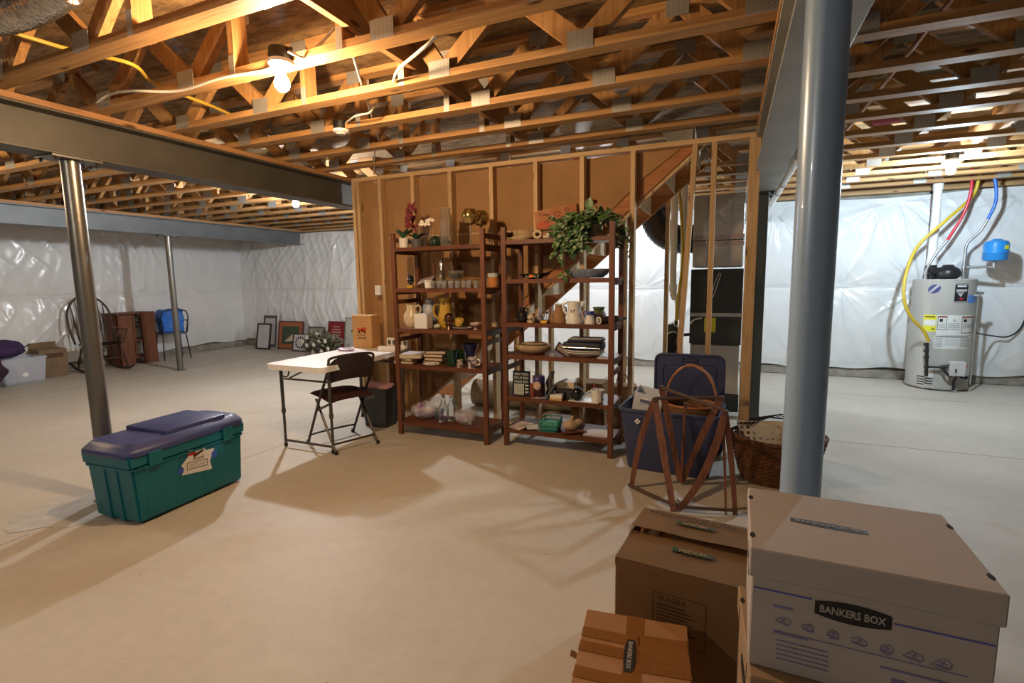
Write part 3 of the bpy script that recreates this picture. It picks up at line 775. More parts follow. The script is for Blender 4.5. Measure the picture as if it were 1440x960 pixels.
# ------------------------------------------------------------------ blue tote with its lid, bin and basket
M_navy = pm('navy_plastic', (.045, .058, .135), .45, bump=.06, bscale=100)
def tote():
    t = thing('storage_tote', 'open dark blue storage tote beside the right hand shelf', 'tote', (-.365, 3.83, 0), math.radians(-4))
    W, D, H = .58, .40, .465
    mb = MB(); R = []
    def ring(w, d, z, c):
        a, b = w/2, d/2; pts = []
        for cx, cy_, a0 in ((a-c, b-c, 0), (-a+c, b-c, 90), (-a+c, -b+c, 180), (a-c, -b+c, 270)):
            for k in range(5): g = math.radians(a0+22.5*k); pts.append(mb.bm.verts.new((cx+c*math.cos(g), cy_+c*math.sin(g), z)))
        return pts
    for w, d, z, c in ((W*.97, D*.95, 0, .04), (W, D, .02, .05), (W*1.14, D*1.12, H-.07, .05), (W*1.16, D*1.15, H-.068, .05), (W*1.17, D*1.16, H-.02, .05), (W*1.23, D*1.24, H-.018, .06), (W*1.23, D*1.24, H, .06), (W*1.15, D*1.14, H, .05), (W*.96, D*.94, .02, .05)):
        R.append(ring(w, d, z, c))
    for a, b in zip(R, R[1:]):
        for i in range(20): mb.bm.faces.new((a[i], a[(i+1) % 20], b[(i+1) % 20], b[i]))
    mb.bm.faces.new(R[0][::-1]); mb.bm.faces.new(R[-1])
    mb.build('tote_body', M_navy, t, smooth=True)
    yf = -D/2*1.10
    MB().box((-.20, yf-.022, H-.085), (.032, .002, .032), (0, PI/4, 0)).build('maker_sticker', M_paper, t)
    MB().bx(-.209, -.191, yf-.0245, yf-.023, H-.089, H-.081).build('sticker_print', pm('grey_print', (.3, .3, .32), .7), t)
    MB().prism([(-.035, .13), (.03, .13), (.033, .30), (.0, .34), (-.025, .42), (-.035, .42)], 0, .002, 1).build('peeling_label', pm('grey_label', (.35, .35, .38), .6), t, loc=(.04, yf+.018, -.06), rot=(-.055, 0, 0))
tote()
def tote_lid():
    t = thing('tote_lid', 'dark blue tote lid standing on end behind the blue tote', 'lid', (-.275, 4.165, .0), math.radians(-3))
    W, H = .53, .805
    def rr(w, h, c, z0):
        p = []
        for cx, cz, a0 in ((w/2-c, h-c, 0), (-w/2+c, h-c, 90), (-w/2+c, c, 180), (w/2-c, c, 270)):
            for k in range(6): g = math.radians(a0+18*k); p.append((cx+c*math.cos(g), z0+cz+c*math.sin(g)))
        return p
    MB().prism(rr(W, H, .06, 0), -.008, .012, 1).build('lid_panel', M_navy, t)
    mb = MB(); 
    pts = [Vector((x, -.010, z)) for x, z in rr(W-.012, H-.012, .055, .006)]
    mb.tube(pts, .010, seg=8, closed=True); mb.build('lid_rim', M_navy, t, smooth=True)
    mb = MB(); pts = [Vector((x, -.009, z)) for x, z in rr(W-.13, H-.16, .05, .08)]
    mb.tube(pts, .007, seg=6, closed=True); mb.build('lid_ridge', M_navy, t, smooth=True)
    mb = MB()
    for z in (H-.055, H-.028): mb.bx(-.06, .06, -.022, -.008, z-.005, z+.005, .003)
    mb.bx(-.06, -.05, -.022, -.008, H-.06, H-.023).bx(.05, .06, -.022, -.008, H-.06, H-.023)
    mb.build('lid_handle', M_navy, t)
tote_lid()
def grey_bin():
    t = thing('grey_bin', 'pale grey plastic bin tilted inside the blue tote', 'bin', (-.55, 3.83, .335), math.radians(-4))
    m = pm('pale_grey_plastic', (.70, .73, .80), .45)
    W, H, D = .21, .23, .17
    mb = MB()
    rot = Euler((.10, .16, 0)).to_matrix()
    poly = [(-W/2, 0), (W/2, 0), (W/2, H), (-W/2, H)]
    hx, hz0, hz1 = .055, H-.075, H-.04
    for (a, b, c, d) in ((-W/2, W/2, 0, hz0), (-W/2, W/2, hz1, H), (-W/2, -hx, hz0, hz1), (hx, W/2, hz0, hz1)): mb.bx(a, b, -D/2, -D/2+.004, c, d)
    mb.bx(-W/2, W/2, D/2-.004, D/2, 0, H).bx(-W/2, -W/2+.004, -D/2, D/2, 0, H).bx(W/2-.004, W/2, -D/2, D/2, 0, H).bx(-W/2, W/2, -D/2, D/2, 0, .004)
    o = mb.build('bin_body', m, t); o.rotation_euler = (.10, .16, 0)
    MB().tube([Vector((x, -D/2-.002, z)) for x, z in ((-hx, hz0), (hx, hz0), (hx, hz1), (-hx, hz1))], .004, closed=True, seg=6).build('handle_rim', M_white, o)
grey_bin()
M_wick = pm('honey_wicker', (.26, .13, .055), .6, var=.45, vscale=50, stretch=(1, 1, 3.5), bump=1, bscale=55)
M_willow = pm('peeled_willow', (.42, .17, .065), .5, var=.25, vscale=30)
def weave(mb, prof, a, b, per, c=(0, 0, 0), seg=44):
    """rows of woven strand, in and out round the stakes"""
    for k, (kx, z) in enumerate(prof):
        pts = []
        for i in range(seg):
            th = 2*PI*i/seg; o = .004*(1 if (i+k) % 2 else -1)
            pts.append(Vector((c[0]+(a*kx+o)*math.cos(th), c[1]+(b*kx+o)*math.sin(th), c[2]+z)))
        mb.tube(pts, per, seg=5, closed=True)
def handled_basket():
    t = thing('handled_basket', 'round wicker basket with a tall hoop handle inside the blue tote', 'basket', (-.235, 3.84, .28), math.radians(-4))
    mb = MB(); weave(mb, [(.80+.2*math.sin(k/15*PI/2), .012+.0125*k) for k in range(16)], .175, .15, .0072)
    mb.lathe([(0, .004), (.13, .004), (.13, .014), (0, .014)], sy=.85)
    mb.build('woven_body', M_wick, t)
    mb = MB()
    for o in (-.012, 0, .012):
        pts = []
        for k in range(22):
            a = PI*k/21; tw = .006*math.sin(k*1.1+o*260)
            pts.append(Vector((-.182*math.cos(a)*(1+o*.3), o+tw, .19+.30*math.sin(a)+tw)))
        mb.tube(pts, .0068, seg=6)
    mb.build('hoop_handle', M_willow, t, smooth=True)
    mb = MB(); mb.tube([Vector((.178*math.cos(a), .153*math.sin(a), .205)) for a in [2*PI*i/32 for i in range(32)]], .010, seg=6, closed=True); mb.build('rim', M_willow, t, smooth=True)
handled_basket()
def floor_basket():
    t = thing('wicker_basket', 'brown oval wicker basket on the floor behind the blue-grey column', 'basket', (.335, 3.78, 0), .1)
    m = pm('brown_wicker', (.16, .062, .022), .6, var=.5, vscale=40, stretch=(1, 1, 4), bump=1, bscale=60)
    mb = MB(); weave(mb, [(.72+.28*(k/22)**.8, .012+.0132*k) for k in range(23)], .29, .20, .0078, seg=56)
    mb.lathe([(0, .004), (.2, .004), (.2, .012), (0, .012)], sy=.7)
    mb.build('woven_body', m, t)
    mb = MB()
    for k in range(3): mb.tube([Vector(((.292+.004*k)*math.cos(a), (.202+.004*k)*math.sin(a), .312+.008*math.sin(a*14+2*k)+.022*abs(math.cos(a))**3)) for a in [2*PI*i/60 for i in range(60)]], .008, seg=6, closed=True)
    mb.build('braided_rim', m, t, smooth=True)
    b = thing('slotted_basket', 'cream plastic basket with square holes lying inside the brown wicker basket', 'basket', (.255, 3.82, .20), .05)
    pm_ = pm('cream_plastic', (.62, .58, .48), .5)
    mb = MB()
    nx, nz, W, H, hole = 8, 4, .31, .20, .018
    def wall(px, w, ax, n):
        xs = [-w/2]+sum([[-w/2+w*(i+.5)/n-hole/2, -w/2+w*(i+.5)/n+hole/2] for i in range(n)], [])+[w/2]
        zs = [0]+sum([[H*(j+1.2)/(nz+1.4)-hole/2, H*(j+1.2)/(nz+1.4)+hole/2] for j in range(nz)], [])+[H]
        for i in range(len(xs)-1):
            for j in range(len(zs)-1):
                if i % 2 == 1 and j % 2 == 1: continue
                if ax == 0: mb.bx(xs[i], xs[i+1], px-.0015, px+.0015, zs[j], zs[j+1])
                else: mb.bx(px-.0015, px+.0015, xs[i], xs[i+1], zs[j], zs[j+1])
    wall(-.09, W, 0, nx); wall(.09, W, 0, nx); wall(-W/2, .18, 1, 5); wall(W/2, .18, 1, 5); mb.bx(-W/2, W/2, -.09, .09, 0, .003)
    o = mb.build('basket_body', pm_, b); o.rotation_euler = (-.25, -.06, 0)
    tw = MB()
    for k in range(5): tw.tube([Vector((-.17+.02*k, -.08, .20)), Vector((-.02+.03*k, .02, .235+.008*k)), Vector((.10+.02*k, .06, .225))], .004, sub=5)
    o = thing('twig_bundle', 'dark thin twigs lying across the cream plastic basket', 'twigs', (.25, 3.83, .19)); tw.build('twigs', M_darkmetal, o, smooth=True)
floor_basket()

# ------------------------------------------------------------------ folding wooden drying rack
def rack():
    t = thing('drying_rack', 'old folding wooden drying rack standing open in front of the blue tote', 'rack', (-.24, 3.17, 0))
    def Q(x, y, Y=None, Z=None): return at(x, y, Y=Y, Z=Z)-Vector((-.24, 3.17, 0))
    def bent(p0, p1, w, th, bow, name='slat'):
        mb = MB(); p0, p1 = Vector(p0), Vector(p1); n = 9
        mid = (p0+p1)/2+Vector(bow); d = (p1-p0).normalized()
        side = Vector((0, -1, 0)).cross(d).normalized(); nrm = d.cross(side).normalized()
        pts = []
        for i in range(n):
            s_ = i/(n-1); pts.append(p0*(1-s_)**2+mid*2*s_*(1-s_)+p1*s_*s_)
        rings = []
        for i, p in enumerate(pts):
            q = 1-.35*abs(i/(n-1)-.35)
            rings.append([mb.bm.verts.new(p+side*w/2*a*q+nrm*th/2*b) for a, b in ((-1, -1), (1, -1), (1, 1), (-1, 1))])
        for a, b in zip(rings, rings[1:]):
            for k in range(4): mb.bm.faces.new((a[k], a[(k+1) % 4], b[(k+1) % 4], b[k]))
        mb.bm.faces.new(rings[0][::-1]); mb.bm.faces.new(rings[-1])
        mb.build(name, M_redwood, t)
    Yb, Yf = 3.42, 3.12
    TL = Q(921, 562, Y=3.30); TBL = Q(930, 545, Y=3.42); TR = Q(1020, 580, Y=3.14); TBR = Q(1014, 560, Y=3.36)
    FV = Q(950, 718, Z=.006); FL = Q(888, 684, Z=.006); FR = Q(1034, 724, Z=.006); BV = Q(958, 678, Z=.02); FR2 = Q(1021, 724, Z=.006)
    BV = Vector((BV.x, BV.y, max(.01, BV.z)))
    bent(TL, FL, .040, .012, (-.03, 0, .06)); bent(TL, FV+Vector((-.012, 0, 0)), .046, .012, (.01, 0, -.06))
    bent(TBL, BV+Vector((-.01, 0, .01)), .042, .012, (.02, 0, -.05)); bent(TBR, BV+Vector((.012, .01, .01)), .042, .012, (-.04, 0, -.05))
    bent(TR, FV+Vector((.014, .02, 0)), .046, .012, (.05, 0, -.09)); bent(TR+Vector((0, .015, 0)), FR, .034, .010, (.01, 0, .02))
    bent(TR+Vector((-.01, .03, -.05)), FR2, .016, .010, (.0, 0, .02))
    dk = pm('dark_dowel', (.09, .05, .035), .6)
    for a, b, r in ((TBL+Vector((0, 0, .0)), TR+Vector((0, .01, .012)), .011), (TL+Vector((0, 0, .01)), TBR+Vector((0, 0, .005)), .011), (FL+Vector((-.02, 0, .012)), FV+Vector((-.01, .01, .03)), .010), (FV+Vector((.02, 0, .03)), FR+Vector((.01, 0, .03)), .010)):
        MB().cyl(a, b, r, seg=10).build('dowel', dk, t, smooth=True)
    MB().cyl(Q(964, 566, Y=3.36), BV+Vector((.002, .0, .0)), .011, seg=10).build('centre_post', M_redwood, t, smooth=True)
    for p in (TL, TBL, TR, TBR): MB().cyl(p+Vector((0, -.014, 0)), p+Vector((0, .014, 0)), .018, seg=12).build('pivot_pin', dk, t, smooth=True)
    MB().box(FV+Vector((.01, .05, .03)), (.03, .03, .05), (0, .4, 0), .006).build('metal_joint', M_zinc, t)
rack()

# ------------------------------------------------------------------ the two brown shelf units
def shelf_unit(label, x0, x1, y0, y1, H, zs, ztop):
    t = thing('shelf_unit', label, 'shelf', ((x0+x1)/2, (y0+y1)/2, 0), group='brown wooden shelf units')
    W, D = x1-x0, y1-y0
    for sx in (-1, 1):
        for sy in (-1, 1):
            MB().bx(sx*W/2-sx*.042, sx*W/2, sy*D/2-sy*.030, sy*D/2, 0, H, .002).build('post', M_post, t)
        for z in zs: MB().bx(sx*(W/2-.012), sx*(W/2-.030), -D/2+.03, D/2-.03, z-.055, z-.025).build('side_rail', M_shelf, t)
        MB().bx(sx*(W/2-.012), sx*(W/2-.030), -D/2+.03, D/2-.03, H-.075, H-.035).build('side_rail', M_shelf, t)
        for k in range(len(zs)-1):
            zz = (zs[k]+zs[k+1])/2+.06
            if sx == -1 and k in (1, 2) or sx == 1 and k == 1: MB().bx(sx*(W/2-.012), sx*(W/2-.028), -D/2+.03, D/2-.03, zz-.02, zz+.02).build('side_rail', M_shelf, t)
    for z in zs:
        MB().bx(-W/2+.004, W/2-.004, -D/2+.012, D/2-.012, z-.025, z, .002).build('shelf_board', M_shelf, t)
        MB().bx(-W/2+.042, W/2-.042, -D/2+.002, -D/2+.014, z-.034, z-.001).build('front_edge', M_shelf, t)
    mb = MB()
    mb.cyl((-W/2+.03, D/2-.004, .20), (W/2-.03, D/2-.004, .62), .0022, seg=6).cyl((W/2-.03, D/2-.002, .20), (-W/2+.03, D/2-.002, .62), .0022, seg=6)
    mb.build('wire_brace', M_zinc, t)
    return t
LX0, LX1, LY0, LY1 = -2.785, -1.855, 3.735, 4.13
RX0, RX1, RY0, RY1 = -1.735, -.800, 3.795, 4.19
LZ = [.128, .657, .987, 1.345, 1.705]
RZ = [.150, .428, .787, 1.056, 1.413, 1.728]
shelf_unit('five-tier brown wooden shelf unit next to the white table', LX0, LX1, LY0, LY1, 1.83, LZ, 1.83)
shelf_unit('six-tier brown wooden shelf unit next to the blue tote', RX0, RX1, RY0, RY1, 1.835, RZ, 1.835)
# ------------------------------------------------------------------ things on the shelves
def item(name, label, cat, px, py, Y, z, rz=0, group=None):
    return thing(name, label, cat, (at(px, py, Y=Y).x, Y, z+.0005), rz, group)
def lath(name, prof, m, t, seg=24, sx=1, sy=1, c=(0, 0, 0)): return MB().lathe(prof, c, seg, sx, sy).build(name, m, t, smooth=True)
def handle(t, m, pts, r=.006, name='handle'): return MB().tube([Vector(p) for p in pts], r, sub=6).build(name, m, t, smooth=True)
M_leaf = pm('dark_green_leaf', (.018, .06, .018), .35, col2=(.06, .13, .045), thresh=(.4, .6), vscale=30)
M_stripe = pm('striped_leaf', (.03, .10, .03), .4, col2=(.45, .52, .36), thresh=(.46, .60), vscale=46)
M_plum = pm('dried_plum_bloom', (.16, .02, .025), .7, var=.3, vscale=30)
M_stem = pm('brown_stem', (.17, .08, .04), .7)
M_brass = pm('antique_gold_glass', (.55, .38, .13), .12, .9, bump=.3, bscale=40)
M_book = pm('brown_leather_cover', (.085, .035, .02), .55, var=.15, vscale=12)
M_pages = pm('page_edges', (.60, .48, .34), .9)
M_yellow = pm('yellow_glaze', (.60, .37, .05), .25, coat=.4, var=.08, vscale=10)
M_cream = pm('cream_glaze', (.66, .54, .36), .28, coat=.3, var=.08, vscale=9)
M_bluew = pm('blue_white_glaze', (.27, .33, .45), .25, col2=(.60, .61, .62), thresh=(.42, .6), vscale=22, coat=.3)
M_tan = pm('tan_stoneware', (.40, .29, .165), .5, var=.15, vscale=16)
M_navyc = pm('navy_case', (.018, .022, .045), .55, bump=.2, bscale=120)
M_gclay = pm('glossy_black_glaze', (.010, .011, .013), .12, coat=.5)
M_silver = pm('silver_metal', (.62, .62, .63), .22, 1)
r4 = random.Random(21)
yL = 3.93
# -- left shelf, top board
z = LZ[4]
t = item('potted_orchid', 'green leaved orchid in a white pot with dark red blooms', 'plant', 568, 345, 3.84, z)
lath('pot', [(0, 0), (.038, 0), (.045, .085), (.041, .085), (.038, .075), (0, .075)], M_whitec, t)
mb = MB()
for k in range(7):
    a = k*.95; mb.leaf((0, 0, .08), (math.cos(a)*.7, math.sin(a)*.7, .9), (-math.cos(a), -math.sin(a), .6), .13, .055, .25)
mb.build('leaves', M_leaf, t, smooth=True)
MB().tube([(0, 0, .08), (.03, .01, .20), (.055, .02, .34)], .004, sub=4).build('stem', M_stem, t)
mb = MB()
for k in range(26):
    zz = .17+.18*r4.random(); a = r4.random()*6.3; mb.leaf((.02+.05*(zz-.1)/.2+r4.uniform(-.02, .02), .0, zz), (math.cos(a), -.3, math.sin(a)), (0, -1, .2), .040, .030)
mb.build('blooms', M_plum, t)
t = item('potted_orchid', 'orchid in a dark grey pot beside the white one', 'plant', 586, 340, 3.92, z)
lath('pot', [(0, 0), (.05, 0), (.058, .075), (.053, .08), (.05, .07), (0, .07)], pm('grey_green_pot', (.10, .11, .10), .35), t)
mb = MB()
for k in range(8):
    a = k*.85; mb.leaf((0, 0, .07), (math.cos(a)*.8, math.sin(a)*.8, .8), (-math.cos(a), -math.sin(a), .6), .12, .05, .3)
mb.build('leaves', M_leaf, t, smooth=True)
MB().tube([(0, 0, .07), (-.03, 0, .2), (-.035, .01, .36)], .004, sub=4).build('stem', M_stem, t)
mb = MB()
for k in range(34):
    zz = .16+.24*r4.random(); a = r4.random()*6.3; mb.leaf((-.03+.025*math.sin(k), -.01, zz), (math.cos(a), -.3, math.sin(a)), (0, -1, .2), .044, .032)
mb.build('blooms', M_plum, t)
t = item('orchid_in_bowl', 'arching white orchid in a round dark green bowl', 'plant', 612, 345, 3.86, z)
lath('bowl', [(0, 0), (.03, 0), (.05, .03), (.05, .06), (.03, .085), (.026, .08), (0, .05)], pm('dark_green_glaze', (.02, .04, .025), .2, coat=.4), t)
MB().tube([(0, 0, .07), (0, 0, .17), (-.04, 0, .23), (-.12, 0, .20), (-.15, 0, .14)], .0035, sub=5).build('stem', M_stem, t)
mb = MB()
for k in range(10):
    a = r4.random()*6.3; mb.leaf((-.03-.011*k, -.01, .225-.003*k), (math.cos(a), -.3, math.sin(a)), (0, -1, .1), .04, .034)
mb.build('blooms', pm('white_petal', (.75, .66, .56), .6), t)
mb = MB()
for k in range(5): a = k*1.3; mb.leaf((0, 0, .08), (math.cos(a), math.sin(a), .35), (0, 0, 1), .06, .03)
mb.build('leaves', M_leaf, t)
t = item('glass_cloche', 'clear glass cylinder vase behind the arching white orchid', 'vase', 599, 345, 4.0, z)
lath('vase_glass', [(0, .002), (.06, .002), (.062, .19), (.059, .19), (.057, .006), (0, .006)], M_glass, t)
t = item('glass_hurricane', 'tall clear glass hurricane jar between the orchid and the goblets', 'jar', 628, 343, 3.90, z)
lath('jar_glass', [(0, .002), (.055, .002), (.062, .05), (.05, .14), (.058, .20), (.05, .27), (.038, .30), (.046, .335), (.043, .335), (.034, .30), (.046, .27), (.054, .20), (.046, .14), (.058, .05), (.05, .008), (0, .008)], M_glassv, t)
MB().sph((0, 0, .04), .03, (1.2, 1.2, .8)).build('glass_filler', pm('teal_glass', (.1, .35, .33), .1, trans=.7), t, smooth=True)
for i, (px, Y, lab) in enumerate(((662, 3.84, 'gold mercury glass goblet with a dimpled bowl nearer the front'), (677, 3.99, 'gold mercury glass goblet with a smoky bowl at the back'))):
    t = item('gold_goblet', lab, 'goblet', px, 340, Y, z, group='gold goblets')
    lath('stem', [(0, .0), (.045, 0), (.045, .004), (.008, .014), (.007, .08), (.010, .09), (.007, .10), (.008, .165), (0, .17)], M_glassv, t, seg=16)
    lath('bowl', [(0, .16), (.05, .18), (.072, .225), (.072, .26), (.05, .298), (.047, .298), (.066, .26), (.066, .225), (.045, .186), (0, .168)], M_brass, t)
# -- left shelf, second board
z = LZ[3]
t = item('small_figurine', 'little figurine with a dark curly head on a yellow base', 'figurine', 578, 408, 3.84, z)
MB().bx(-.03, .03, -.025, .025, 0, .03, .004).build('base', M_yellow, t)
mb = MB()
for k in range(14): mb.sph((r4.uniform(-.022, .022), r4.uniform(-.015, .015), .075+r4.uniform(-.022, .03)), .016, u=8, v=6)
mb.cyl((0, 0, .03), (0, 0, .075), .014); mb.build('dark_cluster', M_gclay, t, smooth=True)
t = item('candlestick', 'tall dark wooden candlestick on the second shelf down', 'candlestick', 611, 404, 3.97, z)
lath('stand', [(0, 0), (.035, 0), (.035, .01), (.014, .03), (.016, .20), (.020, .21), (0, .215)], M_shelf, t)
t = item('serving_tray', 'pale crystal tray leaning behind the small white pot', 'tray', 600, 404, 3.93, z)
MB().box((0, 0, .072), (.17, .10, .008), (.5, -.25, 0), .003).build('tray', pm('pink_pressed_glass', (.62, .48, .44), .15, trans=.4, bump=.6, bscale=90), t)
t = item('white_pot', 'small white ribbed pot at the shelf edge left of the glass votives', 'pot', 603, 406, 3.79, z)
lath('pot', [(0, 0), (.032, 0), (.036, .055), (.041, .06), (.041, .07), (.036, .07), (.034, .06), (0, .05)], M_whitec, t)
t = item('glass_decanter', 'glass decanter with a dark stopper behind the glass votives', 'decanter', 620, 404, 3.93, z)
lath('decanter_glass', [(0, 0), (.045, 0), (.042, .04), (.016, .10), (.014, .13), (.02, .135), (.012, .13), (.012, .10), (.036, .04), (0, .006)], M_glassv, t)
MB().sph((0, 0, .145), .016).build('stopper', M_brass, t, smooth=True)
t = item('silver_bottle', 'slim silvery bottle standing behind the glass decanter', 'bottle', 622, 404, 4.03, z)
lath('bottle', [(0, 0), (.028, 0), (.03, .12), (.018, .17), (.022, .25), (.018, .26), (0, .26)], M_silver, t)
t = item('trifle_bowl', 'footed cut glass bowl behind the glass votives', 'bowl', 642, 404, 3.98, z)
lath('bowl_glass', [(0, 0), (.05, 0), (.05, .005), (.012, .02), (.012, .05), (.05, .06), (.075, .15), (.072, .15), (.046, .066), (0, .058)], M_glassv, t)
MB().box((0, 0, .105), (.09, .09, .05), None, .02, 2).build('ribbon', pm('green_ribbon', (.12, .14, .07), .7), t)
proto = None
for i in range(8):
    px = (609, 617, 625, 633, 644, 652, 660, 669)[i]
    loc = (at(px, 405, Y=3.80+.0*i).x, 3.80+(.015 if i % 2 else 0), z+.0005)
    if proto is None:
        proto = thing('glass_votive', '', 'candle holder', loc, group='ribbed glass votives in a row')
        mb = MB(); n = 24; R = []
        for r_, zz in ((.020, 0), (.021, .002), (.024, .062), (.0215, .062), (.018, .006)):
            R.append([mb.bm.verts.new(((r_+(.0014 if k % 2 else 0))*math.cos(2*PI*k/n), (r_+(.0014 if k % 2 else 0))*math.sin(2*PI*k/n), zz)) for k in range(n)])
        for a, b in zip(R, R[1:]):
            for k in range(n): mb.bm.faces.new((a[k], a[(k+1) % n], b[(k+1) % n], b[k]))
        mb.bm.faces.new(R[0][::-1]); mb.bm.faces.new(R[-1])
        mb.build('ribbed_glass', pm('frosty_ribbed_glass', (.86, .87, .90), .12, trans=.75, ior=1.4), proto)
        o = proto
    else: o = copy_tree(proto, loc=loc)
    o['label'] = ORD[i]+' clear ribbed glass votive counting from the small white pot'
for px, lab in ((655, 'shallow gold lid lying on the votives nearest the trifle bowl'), (670, 'gold lidded dish lying on the last votives of the row')):
    t = item('gold_dish', lab, 'dish', px, 398, 3.815, z+.0635)
    lath('dish', [(0, 0), (.026, 0), (.032, .008), (.029, .008), (.024, .003), (0, .003)], M_brass, t)
t = item('candle_jar', 'orange candle jar with a pale blue lid at the back right', 'candle', 694, 404, 4.05, z)
lath('wax', [(0, 0), (.044, 0), (.047, .07), (.047, .09), (0, .09)], pm('orange_wax', (.58, .22, .06), .4), t)
lath('lid', [(0, .091), (.05, .091), (.05, .122), (0, .122)], pm('pale_blue_lid', (.50, .60, .60), .4), t)
# -- left shelf, middle board
z = LZ[2]
t = item('cream_pitcher', 'round cream pottery pitcher behind the white cube', 'pitcher', 580, 460, 3.93, z)
lath('body', [(0, 0), (.05, 0), (.078, .05), (.076, .11), (.045, .16), (.048, .205), (.044, .205), (.04, .165), (0, .15)], M_cream, t)
handle(t, M_cream, [(.04, 0, .18), (.085, -.01, .20), (.105, -.01, .16), (.07, 0, .105)], .009)
t = item('white_cube_vase', 'plain white square vase at the front of the middle shelf', 'vase', 596, 465, 3.80, z)
mb = MB().bx(-.066, .066, -.05, .05, 0, .135, .004); mb.build('cube', M_white, t)
MB().bx(-.058, .058, -.043, .043, .1352, .136).build('shaded_opening', pm('shaded_inside', (.45, .45, .45), .8), t)  # grey sheet painted as the shade inside the vase mouth
t = item('blue_white_vase', 'tall blue and white mottled vase right behind the white cube', 'vase', 605, 455, 3.99, z)
lath('body', [(0, 0), (.05, 0), (.062, .06), (.068, .15), (.06, .20), (.034, .225), (.036, .25), (.031, .25), (.03, .225), (0, .21)], M_bluew, t)
t = item('yellow_pitcher', 'tall yellow pottery pitcher with dark cut-outs at its neck', 'pitcher', 627, 458, 3.95, z)
lath('body', [(0, 0), (.048, 0), (.065, .04), (.07, .10), (.05, .17), (.058, .27), (.054, .27), (.046, .175), (0, .16)], M_yellow, t)
handle(t, M_yellow, [(-.05, 0, .21), (-.105, -.01, .20), (-.115, -.01, .12), (-.066, 0, .065)], .010)
mb = MB()
for a in (-2.1, -1.35): mb.sph((.052*math.cos(a), .052*math.sin(a), .222), .018, (.75, .4, 1.2), rot=(0, 0, a+PI/2))
mb.build('dark_cutouts', pm('olive_glaze', (.10, .09, .025), .4), t, smooth=True)
t = item('green_stone', 'smooth pale green stone beside the bronze head', 'stone', 615, 463, 3.80, z)
MB().sph((0, 0, .022), .036, (1, .7, .62)).build('stone', pm('celadon', (.42, .45, .33), .25), t, smooth=True)
t = item('bronze_head', 'shiny bronze coloured ornamental head on the middle shelf', 'ornament', 632, 462, 3.82, z)
br = pm('bronze_lustre', (.16, .075, .04), .12, .85)
mb = MB().sph((0, 0, .095), .045, (1, 1, 1.05)).sph((0, -.006, .05), .036, (1, .9, .9)).sph((0, -.042, .075), .009, (1, 1.2, 1.6), u=10, v=8)
mb.cyl((0, 0, 0), (0, 0, .04), .034, .026)
for s in (-1, 1): mb.sph((s*.044, -.002, .08), .011, (.6, .9, 1.4), u=10, v=8)
mb.build('head', br, t, smooth=True)
t = item('two_handled_pot', 'small yellow pot with two handles on the stacked plates', 'pot', 645, 459, 3.87, z+.022)
lath('body', [(0, 0), (.026, 0), (.038, .025), (.036, .05), (.028, .062), (.034, .072), (.03, .072), (.024, .06), (0, .05)], M_yellow, t)
for s in (-1, 1): handle(t, M_yellow, [(s*.03, 0, .065), (s*.047, 0, .06), (s*.046, 0, .04), (s*.036, 0, .032)], .005)
t = item('oval_plate', 'white oval plate under the small yellow pot', 'plate', 650, 466, 3.85, z)
lath('plate', [(0, 0), (.06, 0), (.095, .013), (.095, .016), (.06, .004), (0, .004)], M_whitec, t, sy=.7)
t = item('dark_plate', 'dark brown plate lying on the white oval plate', 'plate', 648, 463, 3.875, z+.0075)
lath('plate', [(0, 0), (.05, 0), (.07, .009), (.07, .012), (.05, .003), (0, .003)], M_book, t, sy=.7)
t = item('pedestal_dish', 'little pink and white footed dish beside the right post', 'dish', 669, 463, 3.82, z)
lath('dish', [(0, 0), (.02, 0), (.008, .012), (.008, .03), (.045, .042), (.05, .06), (.045, .06), (.04, .046), (0, .036)], pm('pink_glaze', (.6, .42, .36), .35, var=.25, vscale=40), t)
# -- left shelf, fourth board
z = LZ[1]
def book(name, lab, px, Y, zz, w, d, h, cover, rz=0, cat='book', pages=True, group=None, py=512):
    t = item(name, lab, cat, px, py, Y, zz, rz, group)
    mb = MB().bx(-w/2, w/2, -d/2, d/2, 0, .0035).bx(-w/2, w/2, -d/2, d/2, h-.0035, h).bx(-w/2, -w/2+.004, -d/2, d/2, 0, h); mb.build('cover', cover, t)
    MB().bx(-w/2+.004, w/2-.004, -d/2+.004, d/2-.004, .0036, h-.0036).build('pages', M_pages, t)
    return t
book('photo_album', 'brown album at the bottom of the left pile', 576, 3.88, z, .20, .24, .030, M_book, .1, 'album', group='flat piles of albums')
book('photo_album', 'second brown album up in the left pile', 578, 3.88, z+.031, .20, .23, .026, M_book, -.1, 'album', group='flat piles of albums')
book('white_binder', 'pale grey binder on top of the left pile', 584, 3.88, z+.058, .22, .25, .032, pm('grey_white_cover', (.52, .48, .46), .6), .2, 'binder')
for k in range(4):
    book('photo_album', ('brown album at the bottom of the pile beside the green tin', 'second brown album up beside the green tin', 'third brown album up beside the green tin', 'topmost dark album in the pile beside the green tin')[k], 616+(k % 2)*2, 3.95, z+.031*k, .19, .22, .030, M_book if k < 3 else M_gclay, .12*(k-1), 'album', group='flat piles of albums')
t = item('square_plate', 'white plate with a card lying on it at the shelf front', 'plate', 606, 514, 3.80, z)
lath('plate', [(0, 0), (.06, 0), (.085, .010), (.085, .013), (.06, .004), (0, .004)], M_whitec, t, sy=.62)
MB().box((.004, 0, .0165), (.075, .05, .004), (0, 0, .2)).build('card', M_paper, t)
gt = pm('dark_green_enamel', (.012, .04, .014), .25, coat=.3)
t = item('green_tin', 'dark green lidded tin beside the album pile', 'tin', 636, 512, 3.83, z)
MB().bx(-.036, .036, -.036, .036, .008, .128, .008, 2).build('tin_body', gt, t, smooth=True)
